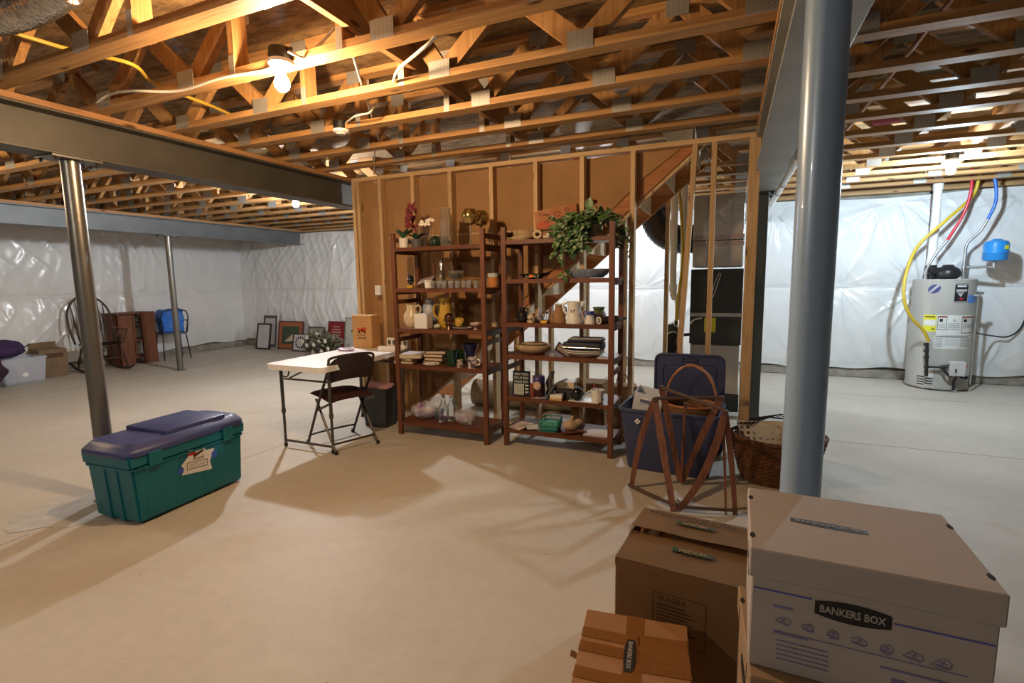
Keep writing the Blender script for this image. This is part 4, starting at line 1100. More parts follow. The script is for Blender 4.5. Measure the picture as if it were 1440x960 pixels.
MB().bx(-.042, .042, -.042, .042, 0, .010, .003).build('base_rim', gt, t); MB().bx(-.039, .039, -.039, .039, .124, .142, .006, 2).build('lid', gt, t)
t = item('green_jar', 'round dark green jar behind the green tin', 'jar', 646, 508, 3.96, z)
lath('jar', [(0, 0), (.05, 0), (.06, .05), (.055, .11), (.03, .13), (0, .13)], gt, t)
t = item('patterned_mug', 'small mug printed with red and green figures beside the green tin', 'mug', 647, 515, 3.79, z)
lath('mug_body', [(0, 0), (.026, 0), (.027, .066), (.024, .066), (.023, .008), (0, .008)], pm('figure_print', (.62, .5, .42), .35, col2=(.10, .09, .03), thresh=(.5, .56), vscale=42), t)
t = item('photo_mug', 'white mug with a dark family photo print against the right post', 'mug', 665, 516, 3.80, z)
lath('mug_body', [(0, 0), (.043, 0), (.044, .092), (.040, .092), (.039, .01), (0, .01)], pm('photo_print', (.60, .50, .50), .3, col2=(.06, .05, .09), thresh=(.50, .56), vscale=30), t)
handle(t, M_whitec, [(.04, 0, .075), (.066, 0, .07), (.066, 0, .035), (.04, 0, .025)], .006)
t = item('navy_vase', 'flaring dark blue vase behind the photo mug', 'vase', 662, 500, 3.93, z)
lath('vase', [(0, 0), (.05, 0), (.05, .01), (.03, .03), (.035, .09), (.075, .19), (.071, .19), (.03, .09), (0, .05)], pm('cobalt_glass', (.02, .022, .08), .12, coat=.5), t)
# -- left shelf, bottom board
z = LZ[0]
def bagof(lab, px, Y, w, h, inner, n, zipc=None):
    t = item('plastic_bag', lab, 'bag', px, 590, Y, z+.006)
    mb = MB(); r = random.Random(int(px))
    mb.sph((0, 0, h*.42), 1, (w/2, .075, h*.42), u=20, v=14)
    for v in mb.bm.verts:
        k = 1+.22*mnoise.noise(v.co*26); v.co = Vector((v.co.x*k, v.co.y*k, max(0, v.co.z*k)))
    mb.build('bag_film', M_bag, t, smooth=True, sharp=180)
    for q, im in enumerate(inner):
        mb = MB()
        for k in range(n):
            a = r.uniform(-w*.3, w*.3); zz = r.uniform(.018, h*.5)
            mb.box((a, r.uniform(-.03, .03), zz), (r.uniform(.015, .04), r.uniform(.012, .03), r.uniform(.006, .02)), (r.random()*3, r.random()*3, r.random()*3), .002)
        mb.build(('white_pieces', 'purple_pieces', 'teal_pieces')[q], im, t)
    if zipc: MB().box((0, -.06, h*.55), (.018, .004, h*.8), (.25, .5, 0)).build('zip_strip', zipc, t)
    return t
pur = pm('purple_film', (.34, .10, .42), .4); teal = pm('teal_card', (.05, .25, .24), .6)
bagof('clear zip bag of white and purple pieces on the bottom shelf', 596, 3.86, .25, .19, [M_white, pur], 16, pur)
bagof('clear bag of pale pieces in the middle of the bottom shelf', 613, 3.95, .20, .20, [M_white, pur, teal], 9)
bagof('crumpled clear bag with purple scraps beside the right post', 654, 3.83, .20, .17, [M_white, pur], 9)
for px, Y, lab in ((624, 3.87, 'clear glass bottle with a narrow neck on the bottom shelf'), (636, 3.92, 'clear glass carafe just behind the narrow necked bottle')):
    t = item('glass_bottle', lab, 'bottle', px, 590, Y, z)
    lath('bottle_glass', [(0, .001), (.045, .001), (.05, .02), (.05, .12), (.02, .17), (.018, .22), (.023, .225), (.019, .225), (.014, .17), (.045, .12), (.045, .02), (0, .008)], M_glass, t)
    if px == 624: lath('stopper', [(0, .226), (.016, .226), (.02, .245), (0, .25)], M_glass, t)
# -- right shelf, top board
z = RZ[5]
t = item('tan_bowl', 'wide tan wooden bowl at the left of the top shelf', 'bowl', 739, 330, 4.02, z)
lath('bowl', [(0, 0), (.07, 0), (.115, .03), (.125, .085), (.118, .085), (.108, .035), (0, .012)], M_tan, t, sx=1.05)
t = item('woven_tray', 'low tan tray in front of the tan bowl', 'tray', 733, 335, 3.88, z)
lath('tray', [(0, 0), (.085, 0), (.11, .02), (.11, .027), (.085, .006), (0, .006)], M_tan, t, sy=.6)
t = item('ceramic_ring', 'small pale ceramic ring ornament standing on the top shelf', 'ornament', 756, 334, 3.85, z)
mb = MB(); mb.tube([Vector((.030*math.cos(a), 0, .038+.026*math.sin(a))) for a in [2*PI*i/24 for i in range(24)]], .013, seg=10, closed=True); mb.build('ring', pm('pale_clay', (.52, .40, .26), .6), t, smooth=True)
t = item('shell_cluster', 'little cluster of cream shells between the ring and the plant', 'shells', 772, 335, 3.86, z)
mb = MB()
for k in range(7): mb.sph((r4.uniform(-.035, .035), r4.uniform(-.02, .02), .014+r4.uniform(0, .03)), .016, (1, .8, .8), u=10, v=8)
mb.build('shells', pm('shell_cream', (.62, .52, .40), .5), t, smooth=True)
t = item('decorated_bag', 'orange-brown paper gift bag with red designs lying on its side atop the shelf', 'bag', 786, 317, 4.06, z+.088, .05)
bagm = pm('red_brown_print', (.36, .13, .05), .75, col2=(.42, .20, .09), vscale=9, thresh=(.4, .6))
mb = MB(); mb.prism([(-.185, .0), (-.20, .15), (.16, .20), (.17, .06), (.05, .0)], -.055, .055, 1)
bmesh.ops.bevel(mb.bm, geom=mb.bm.edges[:], offset=.006, segments=2, affect='EDGES'); o = mb.build('bag_body', bagm, t)
mb = MB()
for cx, cz, w_, h_ in ((-.13, .125, .05, .02), (-.09, .115, .035, .012), (.0, .12, .05, .035), (.085, .15, .035, .03), (-.09, .06, .03, .02), (.04, .09, .02, .02)):
    mb.tube([Vector((cx+w_*math.cos(a)/2*(1+.25*math.sin(3*a)), -.0555, cz+h_*math.sin(a)/2)) for a in [2*PI*i/18 for i in range(18)]], .0026, seg=5, closed=True)
mb.build('drawn_designs', pm('dark_red_ink', (.10, .02, .015), .7), t)
MB().prism([(-.17, .01), (-.02, .01), (-.06, .05), (-.12, .07), (-.165, .055)], -.0575, -.0555, 1).build('red_patch', pm('vermilion_ink', (.45, .09, .04), .7), t)
t = item('wooden_block', 'dark block the gift bag rests on at the back of the top shelf', 'block', 790, 330, 4.08, z)
MB().bx(-.12, .12, -.05, .05, 0, .086, .004).build('block', M_shelf, t)
def trailing():
    t = item('trailing_plant', 'trailing striped leaf plant spilling over the right end of the top shelf', 'plant', 836, 330, 3.96, z)
    lath('pot', [(0, 0), (.055, 0), (.07, .10), (.065, .10), (.06, .085), (0, .085)], M_tan, t)
    stems = MB(); lv = MB(); sl = MB(); r = random.Random(9)
    paths = []
    def P(*a): return [Vector(p) for p in a]
    for k in range(15):   # up and outward
        a = r.uniform(0, 6.3); q = r.uniform(.12, .27)
        paths.append((P((0, 0, .09), (math.cos(a)*q*.6-.04, math.sin(a)*q*.35, .13+r.uniform(0, .07)), (math.cos(a)*q*1.3-.05, math.sin(a)*q*.5, .04+r.uniform(0, .13))), 1))
    for k in range(7):    # over the front, hanging left
        x = -.04-.034*k
        paths.append((P((-.02, -.02, .10), (x*.8, -.14, .12), (x, -.19, .02), (x*1.05+r.uniform(-.02, .02), -.20, -.06-r.uniform(0, .20)*(1.4 if 2 < k < 6 else .5))), 1))
    for k in range(6):    # long sparse ones past the right post
        x = .17+.022*k
        paths.append((P((.02, 0, .10), (x*.7, -.08+.05*r.random(), .16), (x, -.10+.1*r.random(), .04), (x+.01, -.10+.1*r.random(), -.06-r.uniform(.0, .18))), 0))
    for pth, big in paths:
        sp = smooth_path(pth, 8); stems.tube(sp, .0022, seg=5)
        for i in range(1, len(sp)-1):
            for q in range((i % 2)+1 if big else 1):
                d = Vector((r.uniform(-1, 1), r.uniform(-1, .5), r.uniform(-.9, .5)))
                L_ = r.uniform(.055, .09) if big else r.uniform(.022, .04)
                (sl if (r.random() < .55 and big) else lv).leaf(sp[i], d, (r.uniform(-.4, .4), -.7, r.uniform(.3, 1)), L_, L_*.62, .3)
    lv.leaf((-.02, -.10, .20), (.12, -.2, 1), (0, -1, .2), .10, .075, .1)
    stems.build('stems', M_stem, t); lv.build('leaves', pm('mid_green_leaf', (.04, .11, .03), .4, col2=(.15, .24, .09), thresh=(.4, .65), vscale=18), t, smooth=True); sl.build('striped_leaves', M_stripe, t, smooth=True)
    mb = MB()
    for k in range(14): a = k*.45; mb.leaf((-.012, -.06, .235), (math.cos(a)*.8, -.2, .7+.4*math.sin(a)), (0, -1, .2), .065, .022, .2)
    mb.build('red_bloom', pm('crimson_petal', (.30, .012, .015), .6), t)
trailing()
# -- right shelf, second board
z = RZ[4]
t = item('boat_bowl', 'black boat shaped bowl with an orange pattern', 'bowl', 750, 392, 3.87, z)
mb = MB()
def boat(u, v):
    a = 2*PI*u; rr_ = v; x = .125*rr_*math.cos(a); y = .06*rr_*math.sin(a)
    return Vector((x+(.03*rr_ if math.cos(a) > .8 else 0)*rr_, y, .034*rr_**2.5+(.022*max(0, math.cos(a))**6+.006)*rr_**4))
mb.grid(boat, 41, 9); bmesh.ops.remove_doubles(mb.bm, verts=mb.bm.verts, dist=1e-5); bmesh.ops.solidify(mb.bm, geom=mb.bm.faces[:], thickness=.005)
mb.build('bowl', M_gclay, t, smooth=True)
mb = MB()
for k, c in enumerate((-.7, -.1, .4)): mb.tube([Vector((.02+.065*c+.02*math.cos(a), -.052+.008*abs(c), .024+.010*math.sin(a))) for a in [2*PI*i/14 for i in range(14)]], .0035, seg=5, closed=True)
mb.build('painted_swirls', pm('pale_green_paint', (.35, .38, .25), .5), t)
MB().sph((0, -.053, .022), .016, (1.3, .4, .9), u=10, v=8).build('painted_fish', pm('orange_paint', (.75, .17, .02), .5), t, smooth=True)
t = item('woven_bowl', 'oval blue-grey woven bowl below the trailing plant', 'bowl', 827, 389, 3.90, z)
mb = MB(); weave(mb, [(.70+.3*math.sin(k/6*PI/2), .008+.0095*k) for k in range(7)], .165, .11, .0062, seg=40)
mb.lathe([(0, .002), (.115, .002), (.115, .008), (0, .008)], sy=.67); mb.build('bowl_weave', pm('blue_grey_strand', (.16, .19, .26), .6, var=.35, vscale=60), t)
# -- right shelf, third board
z = RZ[3]
t = item('black_jug', 'round shiny black jug with two small handles', 'jug', 735, 452, 3.86, z)
lath('jug_body', [(0, 0), (.03, 0), (.048, .035), (.045, .075), (.022, .10), (.03, .125), (.026, .125), (.018, .10), (0, .09)], M_gclay, t)
for s in (-1, 1): handle(t, M_gclay, [(s*.02, 0, .115), (s*.045, 0, .112), (s*.048, 0, .09), (s*.04, 0, .075)], .005)
t = item('white_creamer', 'little white lidded pot with dark writing next to the black jug', 'pot', 747, 455, 3.835, z)
lath('pot_body', [(0, 0), (.028, 0), (.035, .012), (.033, .05), (.02, .062), (.006, .075), (.008, .082), (0, .086)], M_cream, t)
mb = MB()
for k in range(4): mb.bx(-.022+.012*k, -.015+.012*k, -.036, -.0335, .022, .04)
mb.build('dark_marks', M_ink_brown, t)
t = item('speckled_vase', 'small purple speckled vase behind the yellow box', 'vase', 758, 453, 3.93, z)
lath('vase', [(0, 0), (.03, 0), (.035, .03), (.018, .065), (.008, .12), (.006, .12), (.014, .065), (0, .05)], pm('speckle_glaze', (.5, .47, .52), .4, col2=(.12, .09, .2), thresh=(.5, .55), vscale=90), t)
t = item('gilt_glass', 'little gold rimmed glass behind the yellow box', 'glass', 767, 451, 3.95, z)
lath('glass_cup', [(0, .002), (.022, .002), (.03, .075), (.027, .075), (.02, .006), (0, .006)], M_glass, t); lath('gold_rim', [(.0305, .07), (.0315, .07), (.0315, .085), (.0275, .085)], M_brass, t)
t = item('yellow_box', 'small yellow tape measure lying at the shelf edge', 'tape measure', 766, 455, 3.815, z)
MB().bx(-.032, .024, -.018, .018, 0, .022, .004).build('case', pm('bright_yellow', (.75, .45, .03), .45), t); MB().bx(.0245, .036, -.016, .016, 0, .018, .004).build('black_end', M_black, t)
t = item('house_pitcher', 'brown pitcher shaped like a cottage', 'pitcher', 786, 452, 3.89, z)
br_ = pm('thatch_brown', (.30, .165, .07), .6, var=.2, vscale=30)
lath('body', [(0, 0), (.058, 0), (.055, .05), (.03, .125), (.032, .14), (.024, .14), (0, .10)], br_, t, sy=.8); lath('rim', [(.03, .14), (.042, .15), (.038, .155), (.028, .145)], M_whitec, t)
handle(t, br_, [(.03, 0, .13), (.06, 0, .12), (.06, 0, .07), (.045, 0, .045)], .007)
MB().bx(-.07, -.04, -.03, .03, 0, .06, .004).build('side_wing', br_, t)
t = item('white_pitcher', 'large white fluted pitcher with a faint grey crest', 'pitcher', 808, 456, 3.87, z)
lath('body', [(0, 0), (.07, 0), (.072, .015), (.055, .06), (.05, .115), (.062, .175), (.058, .175), (.045, .115), (0, .08)], M_whitec, t)
handle(t, M_whitec, [(-.056, 0, .165), (-.09, -.01, .15), (-.085, -.01, .10), (-.055, 0, .07)], .009)
MB().prism([(.045, .165), (.09, .185), (.06, .13)], -.02, .02, 1).build('spout', M_whitec, t)
mb = MB(); mb.sph((-.012, -.050, .10), .010, (1, .3, 1.2), u=8, v=6); mb.sph((.008, -.0505, .105), .008, (1, .3, 1.4), u=8, v=6); mb.sph((.0, -.051, .088), .007, (1.6, .3, .5), u=8, v=6)
mb.build('crest', pm('grey_crest', (.3, .3, .3), .6), t)
t = item('blue_white_creamer', 'small white creamer with a blue splash and handle', 'creamer', 830, 457, 3.86, z)
lath('body', [(0, 0), (.045, 0), (.044, .02), (.026, .085), (.03, .10), (.026, .10), (.02, .085), (0, .05)], M_whitec, t)
lath('blue_collar', [(.034, .07), (.031, .10), (.0295, .101), (.0268, .085)], pm('blue_glaze', (.03, .06, .28), .3), t)
handle(t, MATS['blue_glaze'], [(-.028, 0, .10), (-.05, 0, .095), (-.05, 0, .07), (-.038, 0, .05)], .005)
t = item('green_brown_vase', 'squat vase striped green and brown behind the creamer', 'vase', 842, 452, 3.98, z)
lath('lower_band', [(0, 0), (.03, 0), (.058, .05), (.057, .07), (.05, .08), (0, .08)], pm('brown_band', (.15, .10, .075), .4, coat=.3), t)
lath('upper_band', [(.05, .081), (.04, .10), (.05, .125), (.046, .125), (.036, .10), (.0, .085)], pm('green_band', (.10, .13, .05), .35, coat=.3), t)
t = item('wine_bottle', 'dark bottle lying down with its pale round base facing out', 'bottle', 843, 459, 3.84, z+.031)
wb = MB().cyl((0, -.02, 0), (.10, .14, 0), .030, seg=24).cyl((.10, .14, 0), (.13, .19, 0), .030, .012).cyl((.13, .19, 0), (.16, .235, 0), .012); wb.build('bottle', pm('dark_bottle', (.05, .035, .03), .2), t, smooth=True)
d = Vector((-.10, -.16, 0)).normalized()
MB().cyl(Vector((0, -.02, 0)), Vector((0, -.02, 0))+d*.003, .029).build('pale_disc', M_white, t); MB().cyl(Vector((0, -.02, 0))+d*.003, Vector((0, -.02, 0))+d*.004, .019).build('black_disc', M_black, t)
text('disc_letter', 'B', .018, .022, M_white, t, Vector((0, -.02, 0))+d*.0045, (PI/2, 0, math.atan2(-.10, .16)*1.0))
# -- right shelf, fourth board
z = RZ[2]
t = item('oval_crock', 'large oval speckled tan pottery bowl with a wide lip', 'bowl', 750, 497, 3.94, z)
lath('bowl', [(0, 0), (.09, 0), (.15, .035), (.158, .06), (.15, .075), (.13, .078), (.13, .07), (.14, .05), (0, .015)], M_tan, t, sy=.75)
t = item('inner_dish', 'smaller tan dish sitting in the oval pottery bowl', 'dish', 752, 490, 3.94, z+.056)
lath('dish', [(0, 0), (.08, 0), (.115, .03), (.11, .034), (.078, .006), (0, .006)], M_tan, t, sy=.75)
t = item('tilted_frame', 'brown picture frame leaning across the platter', 'frame', 790, 500, 3.86, z+.008)
fr = MB().box((0, 0, .056), (.155, .012, .10), None, .002); o = fr.build('frame', pm('mahogany_frame', (.10, .04, .03), .4), t); o.rotation_euler = (-.9, .62, .3)
MB().box((0, -.0068, .056), (.13, .002, .075)).build('mat', pm('grey_mat', (.42, .39, .36), .7), o)
t = item('small_card', 'tiny white card with a black mark at the shelf edge', 'card', 776, 503, 3.83, z)
MB().box((0, 0, .013), (.028, .003, .024), (-.2, 0, .2)).build('card', M_paper, t); MB().box((0, -.003, .013), (.012, .0015, .010), (-.2, 0, .2)).build('mark', M_black_ink, t)
t = item('white_platter', 'long white oval platter under the dark cases', 'platter', 822, 503, 3.93, z)
lath('platter', [(0, 0), (.11, 0), (.17, .034), (.168, .038), (.11, .006), (0, .006)], M_whitec, t, sy=.68)
t = item('second_platter', 'second white oval platter nested in the long one', 'platter', 822, 498, 3.93, z+.0165)
lath('platter', [(0, 0), (.11, 0), (.165, .034), (.163, .038), (.11, .006), (0, .006)], M_whitec, t, sy=.68)
t = item('dark_case', 'navy zip case on the white platters', 'case', 822, 490, 3.93, z+.056, -.05)
MB().bx(-.16, .155, -.085, .085, 0, .062, .016, 2).build('case_body', M_navyc, t, smooth=True); MB().tube([Vector((-.157, -.088, .021)), Vector((.152, -.088, .021))], .0025).build('zip', M_silver, t); MB().sph((.03, -.09, .03), .006, u=8, v=6).build('zip_pull', M_silver, t)
t = item('dark_case', 'upper navy case with a pale edge on the navy zip case', 'case', 825, 480, 3.94, z+.1185, .04)
MB().bx(-.14, .14, -.08, .08, 0, .022, .008, 2).build('case_body', M_navyc, t, smooth=True); MB().bx(-.13, .13, -.075, .078, .0222, .030, .002).build('pale_folder', pm('pale_folder', (.45, .43, .40), .7), t)
t = item('paper_sheet', 'white paper sheet sticking out beside the platter', 'paper', 848, 505, 3.85, z)
MB().box((0, 0, .0015), (.09, .08, .002), (0, 0, .2)).build('sheet', M_paper, t)
# -- right shelf, fifth board
z = RZ[1]
t = item('letter_board', 'black letter board with rows of white words', 'sign', 733, 557, 3.86, z, .05)
W, H = .155, .215
o = MB().box((0, .0, H/2), (W, .014, H), None, .002).build('board', M_gclay, t); o.rotation_euler = (-.09, 0, 0)
li = pm('board_letters', (.70, .74, .72), .6)
for k, (s, w_) in enumerate((('GREAT MINDS', .125), ('DISCUSS IDEAS', .125), ('AVERAGE MINDS', .125))): text('words', s, w_, .022, li, o, (0, -.0075, H-.028-.032*k), FRONT)
mb = MB().box((-.018, -.0075, .058), (.088, .001, .092)); mb.build('pale_panel', pm('pale_print', (.55, .60, .55), .7), o)
mb = MB()
for k in range(5):
    for q in range(4): mb.box((-.050+.021*q, -.0083, .092-.018*k), (.013, .0006, .010))
mb.build('panel_print', pm('grey_green_print', (.22, .26, .22), .8), o)
mb = MB()
for k in range(3):
    for q in range(3): mb.box((.041+.010*q, -.0075, .092-.028*k), (.007, .0008, .015))
mb.build('small_letters', li, o)
t = item('candle_holder', 'rust red holder with a thin white candle', 'candle', 749, 555, 3.865, z)
lath('holder', [(0, 0), (.022, 0), (.022, .115), (0, .115)], pm('rust_red', (.25, .06, .03), .5), t, seg=16); MB().cyl((0, 0, .115), (0, 0, .185), .008).build('candle', M_white, t)
t = item('purple_canister', 'purple canister with a pale round portrait', 'canister', 758, 553, 3.90, z)
lath('canister_lid', [(0, .125), (.05, .125), (.05, .17), (.045, .18), (0, .18)], pm('purple_tin', (.05, .03, .16), .3), t); lath('canister_body', [(0, 0), (.05, 0), (.05, .124), (0, .124)], pm('maroon_tin', (.045, .012, .016), .35), t)
MB().sph((0, -.049, .10), .036, (1, .12, 1)).build('round_portrait', pm('portrait_cream', (.58, .42, .34), .5, var=.3, vscale=40), t, smooth=True)
MB().bx(-.014, .014, -.0512, -.049, .160, .163).bx(-.010, .010, -.0512, -.049, .152, .155).build('printed_lines', pm('lilac', (.5, .45, .7), .5), t)
t = item('oar_shape', 'dark carved wooden bird standing behind the grey folder', 'ornament', 772, 553, 3.98, z)
MB().tube([(0, 0, .0), (.02, 0, .05), (.0, 0, .11), (.03, 0, .19), (.05, 0, .205)], [.03, .034, .03, .018, .006], sub=0).build('bird', pm('grey_green_carving', (.10, .10, .075), .5), t, smooth=True)
t = item('grey_folder', 'bent dark grey folder leaning over the box stack', 'folder', 778, 555, 3.87, z)
mb = MB(); mb.prism([(-.055, .0), (.03, .135), (.10, .165), (.105, .158), (.038, .125), (-.04, 0)], -.07, .06, 1); mb.build('folder', pm('grey_folder', (.11, .11, .11), .6), t)
t = item('black_box', 'black box under the white lidded box', 'box', 796, 555, 3.95, z+.0)
MB().bx(-.075, .085, -.07, .07, 0, .085, .004).build('box_body', M_gclay, t)
t = item('white_tied_box', 'white box tied with dark string on the black box', 'box', 796, 545, 3.95, z+.0855, .1)
MB().bx(-.068, .078, -.065, .065, 0, .052, .003).build('box_body', M_cream, t); MB().bx(.0, .004, -.0665, .0665, -.0, .0535).build('string', M_black, t)
t = item('flyer_pile', 'untidy glossy flyers at the front of the shelf', 'papers', 760, 563, 3.83, z)
for k in range(4): MB().box((-.04+.03*k, r4.uniform(-.01, .01), .002+.0025*k), (.07, .05, .0015), (0, 0, r4.uniform(-.5, .5))).build('flyer', pm('flyer_%s' % ('pink', 'white', 'mauve', 'blue')[k], ((.45, .25, .22), (.6, .58, .56), (.3, .2, .25), (.3, .4, .55))[k], .3), t)
book('yellow_book', 'yellow book under a stack of white paper', 783, 3.84, z, .105, .075, .018, MATS['bright_yellow'], .05, py=562)
t = item('paper_block', 'stack of white notepaper on the yellow book', 'paper', 783, 558, 3.845, z+.0185)
MB().box((0, 0, .014), (.10, .07, .028), (0, 0, .08)).build('block', M_paper, t)
t = item('white_tray', 'shallow white tray under the black vase and white mug', 'tray', 827, 566, 3.90, z, -.03)
MB().bx(-.135, .105, -.09, .10, 0, .004).build('tray_base', M_white, t)
mb = MB(); mb.tube([Vector(p) for p in ((-.135, -.09, .006), (.105, -.09, .006), (.105, .10, .006), (-.135, .10, .006))], .005, closed=True, seg=6); mb.build('tray_rim', M_white, t)
t = item('black_ball_vase', 'round glossy black vase on the white tray', 'vase', 812, 562, 3.86, z+.0045)
lath('vase', [(0, 0), (.025, 0), (.046, .025), (.05, .052), (.04, .085), (.02, .10), (.024, .106), (.018, .106), (0, .09)], M_gclay, t)
t = item('white_mug', 'white mug holding red and blue markers', 'mug', 840, 563, 3.86, z+.0045)
lath('mug_body', [(0, 0), (.046, 0), (.052, .10), (.049, .10), (.044, .006), (0, .006)], M_whitec, t)
handle(t, M_whitec, [(-.048, 0, .085), (-.072, -.01, .08), (-.07, -.01, .045), (-.045, 0, .03)], .006)
for k, (px_, c_) in enumerate((('red_marker', (.5, .03, .03)), ('blue_marker', (.03, .08, .4)))):
    m_ = item(px_, '%s marker standing in the white mug' % px_.split('_')[0], 'marker', 838+3*k, 563, 3.865, z+.012)
    MB().cyl((0, 0, 0), (-.012, .0, .11), .006).build('barrel', M_white, m_, smooth=True); MB().cyl((-.0115, 0, .107), (-.0155, 0, .132-.02*k), .0075).build('cap', pm(px_, c_, .4), m_, smooth=True)
# -- right shelf, bottom board
z = RZ[0]
t = item('pink_papers', 'pinkish white paper pile at the left of the bottom shelf', 'papers', 731, 603, 3.90, z)
for k in range(3): MB().box((.006*k, -.004*k, .003+.0052*k), (.15, .19, .005), (0, 0, .06*k-.3)).build('sheet_pile', pm('pink_paper_sheet', (.62, .52, .48), .8), t)
t = item('greeting_card', 'pale blue card tilted on a dark sleeve', 'card', 747, 606, 3.85, z, .5)
MB().box((-.01, .005, .01), (.11, .09, .004), (.1, 0, -.1)).build('dark_sleeve', M_gclay, t); MB().box((.01, -.01, .022), (.10, .085, .003), (.16, 0, 0)).build('card', pm('pale_blue_card', (.62, .68, .70), .7), t)
def tealbasket():
    t = item('teal_basket', 'teal plastic basket in the middle of the bottom shelf', 'basket', 775, 606, 3.91, z, .1)
    m = pm('teal_basket_plastic', (.05, .42, .33), .4, trans=.15)
    W, D, H = .155, .20, .095
    mb = MB(); mb.bx(-W*.42, W*.42, -D*.42, D*.42, 0, .004)
    for n, (p, q) in enumerate((((-1, -1), (1, -1)), ((1, -1), (1, 1)), ((1, 1), (-1, 1)), ((-1, 1), (-1, -1)))):
        for k in range(9):
            a = k/8; x = p[0]+(q[0]-p[0])*a; y = p[1]+(q[1]-p[1])*a
            mb.bar((x*W*.42, y*D*.42, .002), (x*W/2, y*D/2, H), .007, .003)
    for kz in (.3, .62, .97):
        s_ = .42+.08*kz; mb.tube([Vector((a*W*s_, b*D*s_, H*kz)) for a, b in ((-1, -1), (1, -1), (1, 1), (-1, 1))], .0052, seg=6, closed=True)
    mb.build('basket_body', m, t)
    MB().bx(-W*.40, W*.40, -D*.40, D*.40, .005, .06, .012, 2).build('folded_cloth', pm('teal_cloth', (.16, .55, .45), .8, bump=.5), t)
tealbasket()
t = item('carved_board', 'brown wedge of wood with a beige shell on it', 'board', 806, 606, 3.89, z, .5)
MB().box((0, 0, .017), (.20, .13, .014), (.0, -.03, 0), .002).build('board', M_shelf, t)
mb = MB(); mb.sph((-.02, 0, .062), .055, (1.2, .85, .75)); mb.sph((.04, 0, .085), .032, (1, .8, 1)); mb.cyl((-.01, 0, .11), (-.005, 0, .14), .011)
for v in mb.bm.verts: v.co += v.co.normalized()*.012*mnoise.noise(v.co*30)
mb.build('shell', pm('beige_shell', (.50, .38, .25), .6, var=.15, vscale=20), t, smooth=True)
t = item('white_board', 'glossy white board lying at the right of the bottom shelf', 'board', 843, 611, 3.93, z)
MB().bx(-.115, .08, -.09, .11, 0, .006).build('board', pm('glossy_white', (.70, .64, .58), .15), t)

# ------------------------------------------------------------------ on the table
z = .7425
t = item('paper_bag', 'brown paper shopping bag with a red truck printed on it', 'bag', 517, 486, 4.10, z)
W, D, H = .245, .135, .33
o = MB().bx(-W/2, W/2, -D/2, D/2, 0, H, .003).build('bag_body', pm('tan_paper_bag', (.50, .28, .11), .85, bump=.1, bscale=20), t)
t.location.x = -3.40
yf = -D/2-.001
rp = pm('red_print', (.50, .05, .02), .8)
mb = MB().bx(-.055, .02, yf, yf+.0008, .165, .19).bx(.0, .055, yf, yf+.0008, .165, .21).bx(-.055, .0, yf, yf+.0008, .19, .2); mb.build('printed_truck', rp, t)
mb = MB()
for x in (-.035, .038): mb.cyl((x, yf-.0002, .162), (x, yf+.0008, .162), .012)
mb.build('printed_wheels', M_black_ink, t)
text('print_lettering', 'old', .05, .016, rp, t, (0, yf-.0005, .272), FRONT); text('print_lettering', 'prima', .10, .02, M_ink_brown, t, (-.01, yf-.0005, .13), FRONT); text('print_lettering', 'garage', .10, .022, M_ink_brown, t, (0, yf-.0005, .10), FRONT)
t = item('zip_pouch', 'small clear pouch of purple wrapped bits on the white table', 'pouch', 497, 489, 3.75, z)
t.location.x = at(496, 490, Z=.75).x; t.location.y = 3.82
mb = MB(); mb.sph((0, 0, .014), 1, (.10, .055, .016), u=20, v=10)
for v in mb.bm.verts: v.co.z = max(0, v.co.z*(1+.4*mnoise.noise(v.co*30)))
mb.build('pouch', pm('lilac_film', (.50, .45, .62), .2, alpha=.75, col2=(.62, .58, .66), vscale=25), t, smooth=True)
MB().box((.03, -.04, .012), (.11, .012, .012), (0, 0, .2), .003).build('pink_edge', pm('pink_edge', (.55, .12, .35), .5), t)
t = thing('long_white_box', 'long slim white box with a red end lying on the white table', 'box', (-3.02, 3.95, z+.0005), .12)
MB().bx(-.10, .12, -.03, .03, 0, .045, .003).build('box_body', M_paper, t); MB().bx(-.104, -.10, -.03, .03, 0, .045, .002).build('red_end', pm('salmon_end', (.55, .15, .1), .6), t)
MB().bx(-.06, .07, -.0308, -.030, .018, .024).build('printed_line', pm('faint_red', (.6, .42, .36), .7), t)
for k, (x, y, lab) in enumerate(((-3.115, 4.15, 'white card showing two dark ovals behind the long white box'), (-2.985, 4.15, 'white card showing two dark ovals nearest the shelf post'))):
    t = thing('boxed_set', lab, 'box', (x, y, z+.0005), .0, group='white boxes with dark ovals')
    MB().bx(-.06, .06, -.018, .018, 0, .10+.004*k, .002).build('box_body', M_paper, t)
    mb = MB()
    for q in (-.028, .028): mb.sph((q, -.018, .055), .024, (.8, .06, 1.15))
    mb.build('dark_ovals', pm('grey_ovals', (.10, .09, .075), .5), t, smooth=True)
